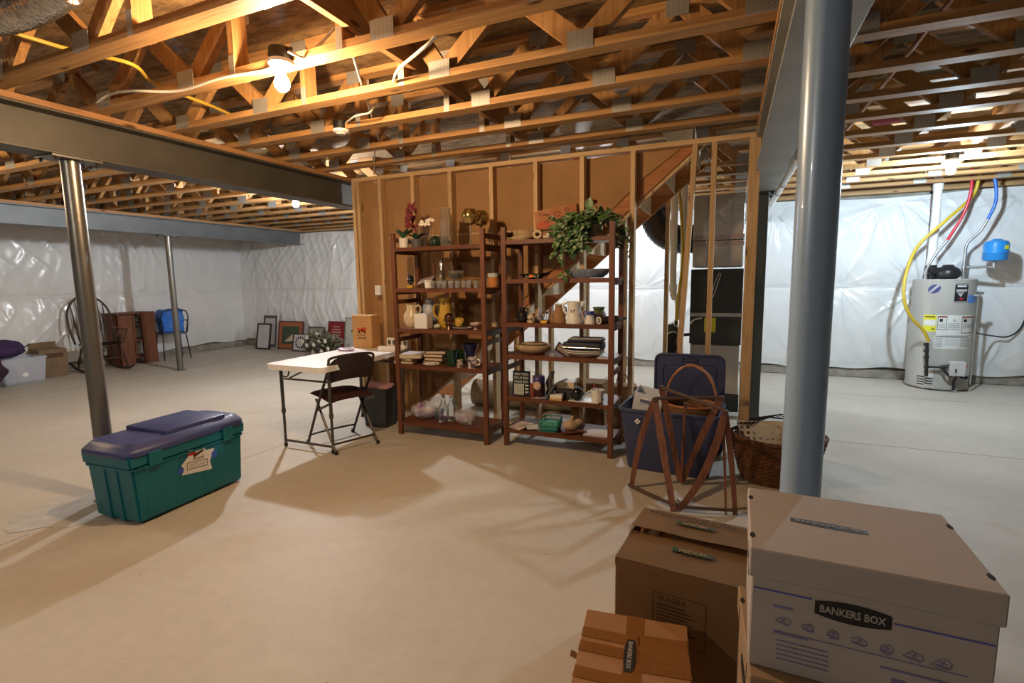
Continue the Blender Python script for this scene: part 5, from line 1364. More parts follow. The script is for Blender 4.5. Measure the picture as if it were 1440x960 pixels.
# ------------------------------------------------------------------ water heater and its pipes
HX, HY = 2.40, 7.76
def heater():
    t = thing('water_heater', 'grey gas water heater standing against the insulated back wall', 'water heater', (HX, HY, 0))
    gm = pm('warm_grey_enamel', (.40, .39, .36), .38, spec=.4)
    R, H = .302, 1.335
    MB().lathe([(0, .02), (R+.004, .02), (R+.004, .05), (R, .055), (R, H-.01), (R-.01, H), (0, H)], seg=56).build('tank_jacket', gm, t, smooth=True)
    MB().lathe([(R-.06, 0), (R-.05, 0), (R-.05, .025), (R-.06, .025)], seg=40).build('tank_foot', M_zinc, t)
    def patch(name, a0, a1, z0, z1, m, off=.0015, p=None):
        mb = MB()
        def fn(u, v):
            a = a0+(a1-a0)*u
            return Vector(((R+off)*math.sin(a), -(R+off)*math.cos(a), z0+(z1-z0)*v))
        mb.grid(fn, 10, 2); return mb.build(name, m, p or t)
    A = -.31  # the face turned toward the camera
    def ax(px, py=460):
        lo, hi, z = A-1.35, A+1.35, az(py)
        for _ in range(28):
            m = (lo+hi)/2
            if px_of((HX+R*math.sin(m), HY-R*math.cos(m), z))[0] < px: lo = m
            else: hi = m
        return lo
    def az(py): return H-(py-395)/(549-395)*(H+.02)+.0
    wl = pm('white_label', (.72, .73, .72), .5); yl = pm('yellow_label', (.72, .68, .04), .5); bl_ = pm('black_label', (.02, .02, .025), .4)
    ol = pm('orange_label', (.5, .17, .06), .5); sil = pm('silver_print', (.45, .46, .47), .4); nv = pm('navy_print', (.06, .07, .22), .4); gp = pm('grey_print_lines', (.42, .43, .43), .6); sb = pm('sky_label', (.10, .25, .70), .45)
    # oval swirl badge
    mb = MB()
    def ell(u, v):
        a = 2*PI*u; w = v; an = ax(1309)+.20*w*math.cos(a); z = az(408)+.052*w*math.sin(a)+.03*w*math.cos(a)*.35
        return Vector(((R+.0015)*math.sin(an), -(R+.0015)*math.cos(an), z))
    mb.grid(ell, 25, 4); o = mb.build('round_badge', nv, t)
    for k, s_ in enumerate((-.5, 0, .5)):
        mb = MB(); mb.tube([Vector(((R+.003)*math.sin(ax(1309)+x), -(R+.003)*math.cos(ax(1309)+x), az(408)+x*.25+.022*s_+.006*math.sin(x*16))) for x in [-.14+.28*i/10 for i in range(11)]], .004, seg=5); mb.build('badge_stroke', wl if k != 1 else sil, o)
    b = patch('black_badge', ax(1338), ax(1356), az(426), az(401), bl_)
    patch('badge_border', ax(1338.5), ax(1355.5), az(425.3), az(424.4), sil, .003, b); patch('badge_border', ax(1338.5), ax(1355.5), az(402.5), az(401.6), sil, .003, b)
    patch('badge_band', ax(1340), ax(1354.5), az(411.5), az(408.5), sil, .003, b); patch('badge_band', ax(1341), ax(1353.5), az(405.5), az(403.5), wl, .003, b); patch('badge_red', ax(1345), ax(1350), az(422.5), az(420), M_red, .003, b)
    mb = MB()
    for k in range(5): 
        an = ax(1341+k*2.4); an2 = ax(1346.5); mb.bar(((R+.003)*math.sin(an), -(R+.003)*math.cos(an), az(412)), ((R+.003)*math.sin(an2), -(R+.003)*math.cos(an2), az(418)), .006, .001, up=(0, 1, 0))
    mb.build('badge_rays', sil, b)
    patch('blue_sticker', ax(1357), ax(1368), az(427), az(416), sb)
    y = patch('energy_label', ax(1298), ax(1316), az(466), az(443), yl)
    patch('label_white_band', ax(1299), ax(1315), az(458), az(450), wl, .003, y); patch('label_title', ax(1300), ax(1314), az(446.5), az(445), M_black_ink, .003, y); patch('label_black', ax(1310), ax(1314.5), az(463), az(461.5), M_black_ink, .003, y)
    w = patch('warning_panel', ax(1316.5), ax(1368), az(470), az(443), wl)
    for (x0, x1, y0, y1, red) in ((1318, 1331, 463, 444, 1), (1351.5, 1367, 467, 444.5, 1)):
        for a_, b_, c_2, d_ in ((x0, x1, y0, y0-.6), (x0, x1, y1+.7, y1), (x0, x0+.7, y0, y1), (x1-.7, x1, y0, y1)): patch('panel_border', ax(a_), ax(b_), az(c_2), az(d_), M_black_ink, .003, w)
        patch('panel_header', ax(x0+.6), ax(x1-.6), az(y1+2.4), az(y1+.8), ol, .003, w)
        patch('panel_picture', ax(x0+2.5), ax(x0+7), az(y1+8), az(y1+4), M_black_ink, .003, w)
        for k in range(3): patch('panel_text', ax(x0+2), ax(x1-2), az(y1+11.5+2.2*k), az(y1+10.5+2.2*k), gp, .003, w)
    for k in range(4): patch('panel_text', ax(1333), ax(1349), az(454.5+2.6*k), az(453.5+2.6*k), gp, .003, w)
    patch('panel_picture', ax(1339), ax(1343), az(451), az(448.5), gp, .003, w)
    w = patch('instruction_panel', ax(1314.5), ax(1367), az(488.5), az(470.5), wl)
    for (x0, x1) in ((1316, 1327), (1352, 1365)):
        for k in range(6): patch('panel_text', ax(x0), ax(x1), az(475+2.2*k), az(474+2.2*k), gp, .003, w)
    patch('panel_drawing', ax(1330), ax(1350), az(484), az(474), pm('pale_print_box', (.60, .62, .62), .6), .003, w)
    patch('panel_heading', ax(1316), ax(1362), az(472.6), az(471.6), M_black_ink, .003, w)
    patch('small_tag', ax(1307), ax(1318), az(529), az(515), wl)
    mb = MB()
    for c in range(2):
        for k in range(5):
            a0, a1 = (ax(1295.5), ax(1306)) if c == 0 else (ax(1307), ax(1318))
            z = az(529+3.6*k+(1.6 if c else 0))
            def fn(u, v, a0=a0, a1=a1, z=z): 
                a = a0+(a1-a0)*u; return Vector(((R+.002)*math.sin(a), -(R+.002)*math.cos(a), z+(v-.5)*.013))
            mb.grid(fn, 5, 2)
    mb.build('air_louvers', M_black, t)
    def out(px, py, d): a = ax(px, py); return Vector(((R+d)*math.sin(a), -(R+d)*math.cos(a), az(py)))
    mb = MB(); c = out(1341, 514, .05); mb.box(c, (.15, .09, .17), (0, 0, A+.25), .008, 2); cb = mb.build('gas_control', pm('light_grey_control', (.55, .56, .56), .45), t)
    MB().box(out(1347, 510, .105), (.03, .01, .025), (0, 0, A+.3), .002).build('red_button', M_red, cb); MB().cyl(out(1347, 525, .04), out(1347, 525, .11), .02).build('control_knob', M_black, cb); MB().box(out(1337, 516, .105), (.014, .01, .04), (0, 0, A+.2), .002).build('control_slot', M_black, cb)
    MB().tube([out(1341, 524, .05), out(1338, 532, .04), out(1339, 545, .02)], .014, sub=4).tube([out(1334, 525, .06), out(1328, 520, .07), out(1324, 512, .05), out(1333, 510, .04)], .012, sub=5).build('wiring_loom', M_black, t, smooth=True)
    ip = pm('black_iron', (.025, .022, .022), .5)
    mb = MB().cyl(out(1304.5, 527, .05), out(1306, 481, .05), .018)
    for py in (483, 492, 501, 514): mb.cyl(out(1305, py+1.5, .05), out(1305, py-1.5, .05), .027)
    mb.cyl(out(1305, 514, .05), out(1322, 513, .05), .014).cyl(out(1321, 513, .05), out(1330, 512, .05), .022)
    mb.build('gas_drip_pipe', ip, t, smooth=True)
    MB().cyl(out(1339, 545, 0), out(1339, 545, .05), .016).build('drain_valve', M_zinc, t)
    s = A+.05
    # relief valve and pipe at the side
    rv = MB().cyl(((R-.01)*math.sin(1.15+A), -(R-.01)*math.cos(1.15+A), 1.14), ((R+.06)*math.sin(1.15+A), -(R+.06)*math.cos(1.15+A), 1.14), .02)
    p0 = Vector(((R+.045)*math.sin(1.15+A), -(R+.045)*math.cos(1.15+A), 0)); rv.cyl(p0+Vector((0, 0, .09)), p0+Vector((0, 0, 1.13)), .011); rv.box(p0+Vector((.02, 0, 1.17)), (.05, .012, .03)); rv.build('relief_pipe', M_zinc, t, smooth=True)
    # blower on top
    bm_ = pm('black_blower', (.02, .02, .022), .35)
    MB().lathe([(0, H), (.09, H), (.125, H+.03), (.13, H+.08), (.11, H+.12), (.06, H+.15), (.05, H+.17), (0, H+.172)], c=(.02, -.02, 0), seg=28).build('vent_blower', bm_, t, smooth=True)
    MB().cyl((-.14, 0, H), (-.14, 0, H+.17), .055).box((-.10, -.02, H+.10), (.12, .12, .08), None, .01).build('blower_outlet', bm_, t, smooth=True)
    for x in (-.20, .16): MB().cyl((x, -.05, H-.01), (x, -.05, H+.10), .017).cyl((x, -.05, H+.06), (x, -.05, H+.09), .024).build('pipe_nipple', M_zinc, t, smooth=True)
    return t
heater()
def W_(x, y, z): return Vector((HX+x, HY+y, z))
M_pvc = pm('white_pvc', (.80, .80, .78), .3)
t = thing('vent_pipe', 'white plastic vent pipe rising from the water heater to the ceiling', 'pipe', (HX-.14, HY, 1.50))
MB().cyl((0, 0, 0), (.0, 0, 1.30), .044, seg=24).build('pipe', M_pvc, t, smooth=True)
MB().cyl((0, 0, .90), (0, 0, 1.03), .052, seg=24).build('coupling', M_pvc, t, smooth=True); MB().cyl((0, 0, .0), (0, 0, .10), .052, seg=24).build('coupling', M_pvc, t, smooth=True)
M_pexr, M_pexb = pm('red_tubing', (.55, .02, .04), .3), pm('blue_tubing', (.02, .13, .60), .3)
M_braid = pm('braided_steel', (.40, .40, .40), .4, .7, var=.4, vscale=140)
t = thing('hot_water_line', 'red water tube curving down to the top of the water heater', 'pipe', (HX, HY, 0))
MB().tube([(.13, -.10, 2.62), (.14, -.10, 2.36), (.10, -.08, 2.10), (-.02, -.05, 1.80)], .016, seg=10, sub=6).build('red_tube', M_pexr, t, smooth=True)
MB().tube([(-.02, -.05, 1.80), (-.12, -.05, 1.64), (-.18, -.05, 1.50), (-.20, -.05, 1.43)], .014, seg=10, sub=6).build('braided_hose', M_braid, t, smooth=True)
t = thing('cold_water_line', 'blue water tube curving down past the expansion tank', 'pipe', (HX, HY, 0))
MB().tube([(.30, -.10, 2.62), (.36, -.10, 2.40), (.375, -.09, 2.20), (.33, -.07, 2.02)], .016, seg=10, sub=6).build('blue_tube', M_pexb, t, smooth=True)
MB().tube([(.33, -.07, 2.02), (.27, -.06, 1.88), (.17, -.05, 1.75), (.16, -.05, 1.62)], .014, seg=10, sub=6).build('braided_hose', M_braid, t, smooth=True)
MB().cyl((.16, -.05, 1.43), (.16, -.05, 1.64), .018).cyl((.16, -.05, 1.45), (.16, -.05, 1.50), .026).cyl((.16, -.05, 1.47), (.42, -.10, 1.47), .016).cyl((.42, -.10, 1.46), (.42, -.10, 1.53), .018).build('metal_tee', M_zinc, t, smooth=True)
t = thing('expansion_tank', 'small bright blue expansion tank held up beside the water heater', 'tank', (HX+.42, HY-.10, 1.525))
MB().lathe([(0, 0), (.05, .002), (.105, .02), (.115, .04), (.115, .10), (.119, .105), (.119, .115), (.115, .12), (.115, .205), (.10, .235), (.05, .255), (.04, .265), (0, .265)], seg=32).build('tank_shell', pm('bright_blue_enamel', (.02, .23, .62), .3, coat=.3), t, smooth=True)
MB().box((.056, -.102, .165), (.045, .004, .045), (0, 0, .5)).build('yellow_sticker', pm('yellow_label', (.72, .68, .04), .5), t)
M_gas = pm('yellow_tubing', (.62, .44, .04), .4)
t = thing('gas_line', 'yellow gas tube sweeping down in front of the water heater', 'pipe', (HX, HY, 0))
pts = [at(1378, 243, Y=7.75), at(1368, 275, Y=7.78), at(1330, 310, Y=7.62), at(1290, 347, Y=7.60), at(1273, 390, Y=7.46), at(1272, 425, Y=7.38), at(1283, 448, Y=7.38), at(1298, 464, Y=7.42), at(1306, 480, Y=7.44)]
MB().tube([Vector((p.x-HX, p.y-HY, p.z)) for p in pts], .018, seg=10, sub=6).build('yellow_tube', M_gas, t, smooth=True)
t = thing('power_cord', 'black cord drooping along the insulated wall past the water heater', 'cord', (HX, HY, 0))
MB().tube([Vector((p.x-HX, p.y-HY, p.z)) for p in (at(1373, 468, Y=7.62), at(1395, 472, Y=7.92), at(1418, 473, Y=7.96), at(1436, 460, Y=8.0), at(1448, 430, Y=8.02))], .009, seg=8, sub=7).build('cord', M_black, t, smooth=True)

# ------------------------------------------------------------------ furnace behind the leaning stud
def furnace():
    fy = 5.62
    p0, p1 = at(972, 380, Y=fy), at(1046, 380, Y=fy)
    X0, X1 = p0.x, p1.x; w = X1-X0; d = .62
    t = thing('furnace', 'tall black furnace with foil wrapped ducts behind the leaning stud', 'furnace', ((X0+X1)/2, fy, 0))
    blk = pm('black_painted_sheet', (.045, .048, .048), .5); foil = pm('foil_wrap', (.56, .53, .50), .32, .35, bump=.9, bscale=14, var=.12, vscale=4)
    def zz(py): return at(1005, py, Y=fy).z
    MB().bx(-w/2, w/2, 0, d, zz(440), zz(378), .004).build('upper_cabinet', blk, t); MB().bx(-w/2, w/2, 0, d, zz(484), zz(445), .004).build('lower_cabinet', blk, t)
    MB().bx(-w/2-.003, w/2+.003, -.004, d, zz(445), zz(440)).build('foil_joint', foil, t)
    MB().bx(-w/2+.01, w/2-.01, .01, d, zz(375), zz(273), .006).build('supply_plenum', foil, t); MB().bx(-w/2+.01, w/2-.01, .01, d, .18, zz(485), .006).build('return_plenum', foil, t)
    MB().bx(-w/2, w/2, 0, d, 0, .18).build('base_frame', blk, t)
    pk = pm('foil_tape_print', (.46, .36, .36), .4, .4, var=.3, vscale=60)
    for py in (333, 343): MB().bx(-w/2+.006, w/2-.006, .004, .012, zz(py+3), zz(py-3)).build('printed_tape', pk, t)
    MB().bx(-w/2+.006, w/2-.006, .006, .012, zz(338.5), zz(337)).build('dark_seam', M_black, t)
    for x in (-.11, .12): MB().bx(x-.004, x+.004, .002, .012, zz(372), zz(276)).build('foil_seam', M_silver, t)
    MB().box((-.05, -.002, zz(457)), (.11, .003, .15)).build('yellow_tag', pm('yellow_tag', (.75, .72, .02), .5), t)
    mb = MB()
    for k in range(2): mb.tube([(.02+.02*k, -.004, zz(384)), (-.02+.03*k, -.03, zz(400)), (-.05+.02*k, -.004, zz(418))], .004, sub=5)
    mb.tube([(-w/2+.01, -.01, zz(455)), (-w/2+.05, -.05, zz(449)), (-w/2+.12, -.01, zz(447))], .010, sub=5); mb.build('white_wires', M_white, t, smooth=True)
    # condensate and vent pipes at its left
    u = thing('vent_pipes', 'pair of white plastic pipes rising left of the black furnace', 'pipe', (X0-.14, fy+.12, 0))
    MB().tube([(-.05, 0, 2.46), (-.05, 0, 1.30), (.0, 0, 1.18), (.02, 0, .95)], .036, seg=14, sub=5).tube([(.045, .02, 2.46), (.045, .02, 1.12), (.03, .0, .95)], .030, seg=14, sub=4).build('white_pipe', M_pvc, u, smooth=True)
    MB().cyl((-.05, 0, 1.26), (-.05, 0, 1.33), .044).build('coupling', M_pvc, u, smooth=True); MB().cyl((.045, .02, 2.0), (.045, .02, 2.06), .038).build('coupling', M_pvc, u, smooth=True)
    v = thing('gas_line', 'yellow gas tube hanging from the ceiling beside the white furnace pipes', 'pipe', (X0-.10, fy-.08, 0))
    MB().tube([(.25, .0, 2.52), (.08, 0, 2.47), (-.03, 0, 2.38), (-.01, 0, 2.1), (.02, 0, 1.6), (-.02, 0, 1.15), (-.03, 0, .95)], .016, seg=10, sub=6).build('yellow_tube', M_gas, v, smooth=True)
    g = thing('pipe_cluster', 'black pump and tangled pipes low down beside the furnace', 'pump', (X0-.14, fy+.02, 0))
    MB().bx(-.09, -.02, 0, .12, .35, .90, .01).build('black_case', M_black, g)
    mb = MB().cyl((.0, 0, .4), (.0, 0, .95), .018).cyl((.06, 0, .3), (.06, 0, .9), .018).cyl((-.03, -.01, .78), (.14, -.01, .80), .016)
    for z in (.5, .66, .8): mb.cyl((.0, 0, z), (0, 0, z+.04), .03)
    mb.build('iron_pipes', M_darkmetal, g, smooth=True)
    MB().tube([(-.04, -.03, .92), (.03, -.05, .86), (.02, -.04, .72), (.05, -.04, .58)], .009, sub=6).tube([(-.08, -.03, .80), (-.02, -.05, .83), (.04, -.04, .80)], .008, sub=5).build('tan_hoses', pm('tan_hose', (.45, .38, .28), .5), g, smooth=True)
    f = thing('flexible_duct', 'black foil flexible duct curving down behind the stringer', 'duct', (X0-.36, fy+.45, 0))
    mb = MB(); pts = [Vector((-.05, 0, 2.62)), Vector((-.12, 0, 2.25)), Vector((-.02, 0, 1.95)), Vector((.22, -.05, 1.82)), Vector((.50, -.05, 1.86))]
    sp = smooth_path(pts, 14); mb.tube(sp, [.15+(.008 if i % 2 else 0) for i in range(len(sp))], seg=20)
    mb.build('duct_skin', pm('black_film', (.015, .016, .02), .18, bump=.8, bscale=14), f, smooth=True, sharp=180)
furnace()
# clutter on the floor behind the stud wall
t = thing('rolled_carpet', 'thick beige carpet roll lying on the floor behind the shelves', 'carpet roll', (-2.0, 4.98, .145), 0)
rm = pm('beige_carpet', (.38, .29, .18), .95, var=.15, vscale=25, bump=.5, bscale=120)
MB().cyl((-.62, 0, 0), (1.35, .12, 0), .145, seg=32).build('carpet_roll', rm, t, smooth=True)
mb = MB(); mb.tube([Vector((1.352, .12+.012*k*math.cos(k*.55), .012*k*math.sin(k*.55))) for k in range(11)], .006, seg=5); mb.build('spiral_end', M_tan, t)
MB().cyl((1.12, .108, 0), (1.16, .11, 0), .1475, seg=32).build('blue_tape', pm('blue_tape', (.05, .10, .55), .6), t, smooth=True)
MB().cyl((.2, .062, 0), (.24, .064, 0), .1475, seg=32).build('blue_tape', MATS['blue_tape'], t, smooth=True)
t = thing('kraft_bag', 'crumpled brown paper bag on the floor behind the right hand shelf', 'bag', (-.875, 4.55, 0), .2)
mb = MB().box((0, 0, .22), (.26, .16, .44), None, .01); bmesh.ops.subdivide_edges(mb.bm, edges=mb.bm.edges[:], cuts=4, use_grid_fill=True)
for v in mb.bm.verts: v.co.x += .02*mnoise.noise(v.co*9); v.co.y += .025*mnoise.noise(v.co*8+Vector((4, 0, 0)))
mb.build('bag_body', pm('kraft_bag_paper', (.30, .17, .07), .85, bump=.3, bscale=14), t)
MB().tube([(-.06, 0, .43), (-.03, 0, .53), (.03, 0, .53), (.06, 0, .43)], .005, sub=5).build('bag_handle', M_card2, t)
t = thing('carton', 'brown carton with a white label on the floor behind the right hand shelf', 'box', (-1.20, 4.62, 0), 0)
MB().bx(-.15, .15, -.12, .12, 0, .44, .003).build('carton_body', M_kcard, t); MB().bx(.05, .11, -.122, -.12, .30, .40).build('paper_label', M_paper, t)
t = thing('white_pedestal_fan', 'white oval headed appliance standing on the floor behind the stairs', 'appliance', (-1.87, 5.05, 0), .2)
t.location = (-2.47, 5.29, 0)
MB().sph((0, 0, .50), .13, (.62, .5, 1.1)).build('head_shell', M_white, t, smooth=True); MB().cyl((0, 0, 0), (0, 0, .40), .022).lathe([(0, 0), (.12, 0), (.12, .02), (0, .04)]).build('stand', M_white, t, smooth=True); MB().box((.0, -.068, .52), (.03, .01, .05), None, .003).build('control_panel', M_black, t)

# ------------------------------------------------------------------ far left of the room
def rocker():
    t = thing('rocking_chair', 'dark brown spindle back rocking chair by the left insulated wall', 'chair', (-9.50, 4.86, 0), math.radians(-96))
    m = pm('dark_walnut', (.045, .024, .014), .45); arm = pm('worn_arm_wood', (.17, .10, .055), .5)
    for s in (-1, 1):
        MB().tube([(s*.25, .46, .10), (s*.25, .25, .035), (s*.25, -.05, .02), (s*.25, -.35, .05), (s*.25, -.55, .13)], .019, sub=6).build('rocker', m, t, smooth=True)
        for y, yt in ((.22, .17), (-.26, -.17)):
            MB().tube([(s*.25, y, .04), (s*.235, (y+yt)/2, .20), (s*.20, yt, .42)], [.014, .014, .021, .021, .014, .014, .012], sub=3).build('leg', m, t, smooth=True)
        MB().tube([(s*.31, .26, .665), (s*.30, .0, .68), (s*.23, -.24, .70)], [.026, .02, .016, .014, .013, .013, .012], sub=3).build('armrest', arm, t, smooth=True)
        for y in (.20, .08, -.05): MB().tube([(s*.24, y-.01, .45), (s*.26, y-.005, .56), (s*.295, y, .665)], [.009, .014, .016, .012, .008], sub=2).build('arm_spindle', m, t, smooth=True)
    MB().tube([(-.24, .20, .22), (.24, .20, .22)], .011).tube([(-.24, -.21, .22), (.24, -.21, .22)], .011).build('stretcher', m, t, smooth=True)
    mb = MB()
    def seat(u, v):
        x = (u-.5)*2; y = (v-.5)*2; k = 1-.12*abs(y)**4
        return Vector((x*.27*k, y*.25*(1-.1*abs(x)**4), .452-.022*(1-x*x)*(1-y*y)))
    mb.grid(seat, 14, 12); bmesh.ops.solidify(mb.bm, geom=mb.bm.faces[:], thickness=.04); mb.build('seat', m, t, smooth=True)
    hoop = [(-.235, -.22, .45), (-.265, -.27, .70), (-.25, -.33, .98), (-.14, -.375, 1.17), (0, -.39, 1.225), (.14, -.375, 1.17), (.25, -.33, .98), (.265, -.27, .70), (.235, -.22, .45)]
    hoop = [(x*1.12, y, z*1.01) for x, y, z in hoop]
    MB().tube(hoop, .016, sub=6, seg=10).build('back_hoop', m, t, smooth=True)
    for k in range(7):
        x = (-3+k)*.068; zt = 1.22-.9*x*x*1.3-(.03 if abs(k-3) == 3 else 0)
        MB().tube([(x*.85, -.22, .45), (x*.95, -.265, .62), (x, -.30, .74), (x*1.05, -.34, .95), (x*1.1, -.385, zt)], [.008, .010, .022, .010, .007], seg=8).build('spindle', m, t, smooth=True)
rocker()
def bench():
    t = thing('wooden_desk', 'reddish brown board sided desk standing against the left wall past the rocking chair', 'desk', (-9.84, 5.62, 0), 0)
    H = .90
    # slab ends across, an open middle, a shelf
    MB().bx(-.20, .20, .18, .205, 0, H, .003).build('end_panel', M_bench, t); MB().bx(.155, .20, -.02, .19, 0, H, .003).build('end_panel', M_bench, t)
    MB().bx(-.20, .20, -.40, -.375, 0, H, .003).build('end_panel', M_bench, t); MB().bx(.14, .17, -.40, -.16, 0, H*.98, .003).build('end_panel', M_bench, t)
    MB().bx(-.22, .21, -.42, .22, H-.002, H+.022, .003).build('desk_top', M_bench, t)
    for z in (.10, .42, .70): MB().bx(-.18, .15, -.375, .18, z, z+.022).build('shelf_board', M_bench, t)
    MB().bx(.10, .13, -.13, -.10, .10, H).build('divider_post', M_bench, t)
bench()
def stool():
    t = thing('metal_frame_chair', 'dark metal tube chair behind the thin grey column by the far wall', 'chair', (-9.72, 6.15, 0), math.radians(75))
    m = pm('dark_tube', (.02, .022, .026), .4, .4)
    for sx in (-1, 1):
        for sy in (-1, 1): MB().tube([(sx*.22, sy*.22, 0), (sx*.19, sy*.15, .48)], .011).build('leg', m, t, smooth=True)
        MB().tube([(sx*.2, .15, .50), (sx*.24, .16, .68), (sx*.24, .0, .72), (sx*.22, -.2, .70), (sx*.20, -.20, .50)], .011, sub=4).build('arm_loop', m, t, smooth=True)
    MB().bx(-.2, .2, -.18, .18, .47, .51, .012, 2).build('seat', pm('grey_cushion', (.10, .11, .13), .85), t)
    MB().tube([(-.19, -.19, .50), (-.2, -.24, .90), (.2, -.24, .90), (.19, -.19, .50)], .011, sub=3).build('back_frame', m, t, smooth=True)
    u = thing('blue_bag', 'bright blue shopping bag heaped on the dark metal chair', 'bag', (-9.72, 6.15, .5105), math.radians(75))
    mb = MB().box((0, -.02, .22), (.36, .26, .44), None, .02); bmesh.ops.subdivide_edges(mb.bm, edges=mb.bm.edges[:], cuts=5, use_grid_fill=True)
    for v in mb.bm.verts:
        k = v.co.z/.44; v.co.x += .05*mnoise.noise(v.co*6)*k; v.co.y += .05*mnoise.noise(v.co*7+Vector((3, 0, 0)))*k; v.co.z *= 1+.15*mnoise.noise(v.co*5)*k
    bmesh.ops.delete(mb.bm, geom=[f for f in mb.bm.faces if f.calc_center_median().z > .42], context='FACES')
    mb.build('bag_body', pm('bright_blue_bag', (.02, .16, .62), .5), u)
    MB().box((-.02, -.02, .13), (.30, .2, .26), (0, .1, 0), .02).build('dark_clothes', pm('slate_cloth', (.12, .14, .18), .9, bump=.5), u)
    MB().box((.05, .113, .27), (.10, .01, .06), (0, .3, 0)).build('pale_print', pm('pale_blue_print', (.35, .48, .72), .6), u)
stool()
t = thing('clear_tote', 'clear plastic tote on the floor at the far left edge', 'tote', (-9.55, 3.78, 0), math.radians(4))
cl = pm('frosty_plastic', (.62, .66, .74), .3, alpha=.55, bump=.2)
mb = MB(); R = []
for k, z in ((.85, 0), (.88, .03), (1, .36), (1.06, .362), (1.06, .385), (.98, .385), (.84, .03)):
    R.append([mb.bm.verts.new((sx*.20*k, sy*.27*k, z)) for sx, sy in ((-1, -1), (1, -1), (1, 1), (-1, 1))])
for a, b in zip(R, R[1:]):
    for i in range(4): mb.bm.faces.new((a[i], a[(i+1) % 4], b[(i+1) % 4], b[i]))
mb.bm.faces.new(R[0][::-1]); mb.bm.faces.new(R[-1]); bmesh.ops.bevel(mb.bm, geom=mb.bm.edges[:], offset=.012, segments=2, affect='EDGES')
mb.build('tote_body', cl, t, smooth=True); MB().cyl((.181, -.0, .14), (.186, 0, .14), .035).build('round_sticker', M_white, t)
MB().box((-.05, .12, .50), (.02, .22, .015), (.5, 0, 0), .004).build('lid_edge', M_black, t)
t = thing('carton', 'brown cardboard box beside the clear tote at the far left', 'box', (-9.86, 4.30, 0), math.radians(-6))
MB().bx(-.20, .20, -.17, .17, 0, .43, .004).build('carton_body', pm('dull_brown_card', (.22, .145, .085), .85, var=.1), t); MB().bx(.2005, .203, -.10, .12, .30, .37).build('dark_scribble', pm('scribble_brown', (.10, .06, .035), .9), t)
MB().bx(-.21, -.19, -.17, .17, .43, .52).build('open_flap', MATS['dull_brown_card'], t)
def garment(name, lab, cat, loc, dims, seed, m):
    t = thing(name, lab, cat, loc)
    mb = MB().sph((0, 0, dims[2]/2), 1, (dims[0]/2, dims[1]/2, dims[2]/2), u=36, v=24)
    for v in mb.bm.verts:
        n = mnoise.noise(v.co*5+Vector((seed, 0, 0)))*.35+mnoise.noise(v.co*13+Vector((0, seed, 0)))*.12
        v.co.x *= 1+n; v.co.y *= 1+n; v.co.z = max(.0, (v.co.z-.02)*(1.05+n*.4))
    mb.build('cloth_heap', m, t, smooth=True, sharp=180); return t
garment('purple_coat', 'purple-maroon cloth heap at the left edge, beside the clear tote', 'clothing', (-9.22, 3.22, 0), (.55, .55, .72), 3, pm('maroon_cloth', (.05, .02, .035), .9, var=.3, vscale=8))
garment('purple_cushion', 'purple cushion lying over the clear tote', 'cushion', (-9.62, 3.66, .388), (.38, .50, .26), 8, pm('purple_cloth', (.055, .03, .10), .9, var=.25, vscale=8))

# ------------------------------------------------------------------ pictures leaning against the back wall
def picture(lab, x, w, h, fw, fm, inner, y=7.8, lean=.16, mat=None, matw=0, rz=0, name='framed_picture', art=None, z0=0):
    t = thing(name, lab, 'picture', (x, y, z0), rz, group='framed pictures leaning on the back wall')
    base = bpy.data.objects.new('frame_stand', None)
    bpy.data.objects.remove(base)
    rot = (-lean, 0, 0)
    mb = MB()
    for a, b, c, d in ((-w/2, w/2, 0, fw), (-w/2, w/2, h-fw, h), (-w/2, -w/2+fw, fw, h-fw), (w/2-fw, w/2, fw, h-fw)): mb.bx(a, b, -.012, .012, c, d, .002)
    o = mb.build('frame', fm, t, rot=rot)
    MB().bx(-w/2+fw*.8, w/2-fw*.8, -.004, .008, fw*.8, h-fw*.8).build('mat_board' if mat else 'picture_sheet', mat or inner, o)
    if mat: MB().bx(-w/2+fw+matw, w/2-fw-matw, -.006, -.004, fw+matw, h-fw-matw).build('picture_sheet', inner, o)
    if art: art(o, w, h)
    return t
fk = pm('black_frame', (.02, .015, .013), .4); fg = pm('grey_frame', (.10, .09, .095), .5); fr_ = pm('red_brown_frame', (.09, .025, .018), .4)
pl = pm('pale_print_sheet', (.55, .53, .54), .6); sv = pm('silver_frame', (.7, .7, .7), .3, .6)
def lines(o, w, h):
    mb = MB()
    for k in range(5): mb.bx(-w*.2, w*.2, -.0075, -.006, h*.35+.03*k, h*.35+.006+.03*k)
    mb.build('faint_writing', pm('faint_grey_ink', (.36, .35, .36), .7), o)
picture('grey and silver framed certificate behind the tilted black frame', at(377, 465, Y=7.8).x, .47, .74, .03, sv, pl, y=7.80, lean=.14, mat=fg, matw=.06, art=lines)
picture('black framed certificate tilted in front of the silver one', at(368, 474, Y=7.62).x, .38, .56, .035, fk, pl, y=7.62, lean=.2, rz=.06, art=lines)
def rack_edges(): pass
t = thing('cream_canvas', 'narrow cream canvas edge leaning between the certificates and the orange matted print', 'canvas', (at(387, 475, Y=7.8).x, 7.82, 0))
MB().bx(-.06, .06, -.015, .015, 0, .38, .002).build('canvas', pm('cream_canvas', (.55, .47, .30), .7), t, rot=(-.2, 0, 0))
om = pm('orange_mat', (.38, .13, .06), .7)
def sail(o, w, h):
    MB().prism([(-.16, .16), (-.02, .17), (.08, .19), (.06, .33)], -.008, -.0065, 1).build('pale_shape', pm('pale_cream_ink', (.58, .48, .38), .7), o)
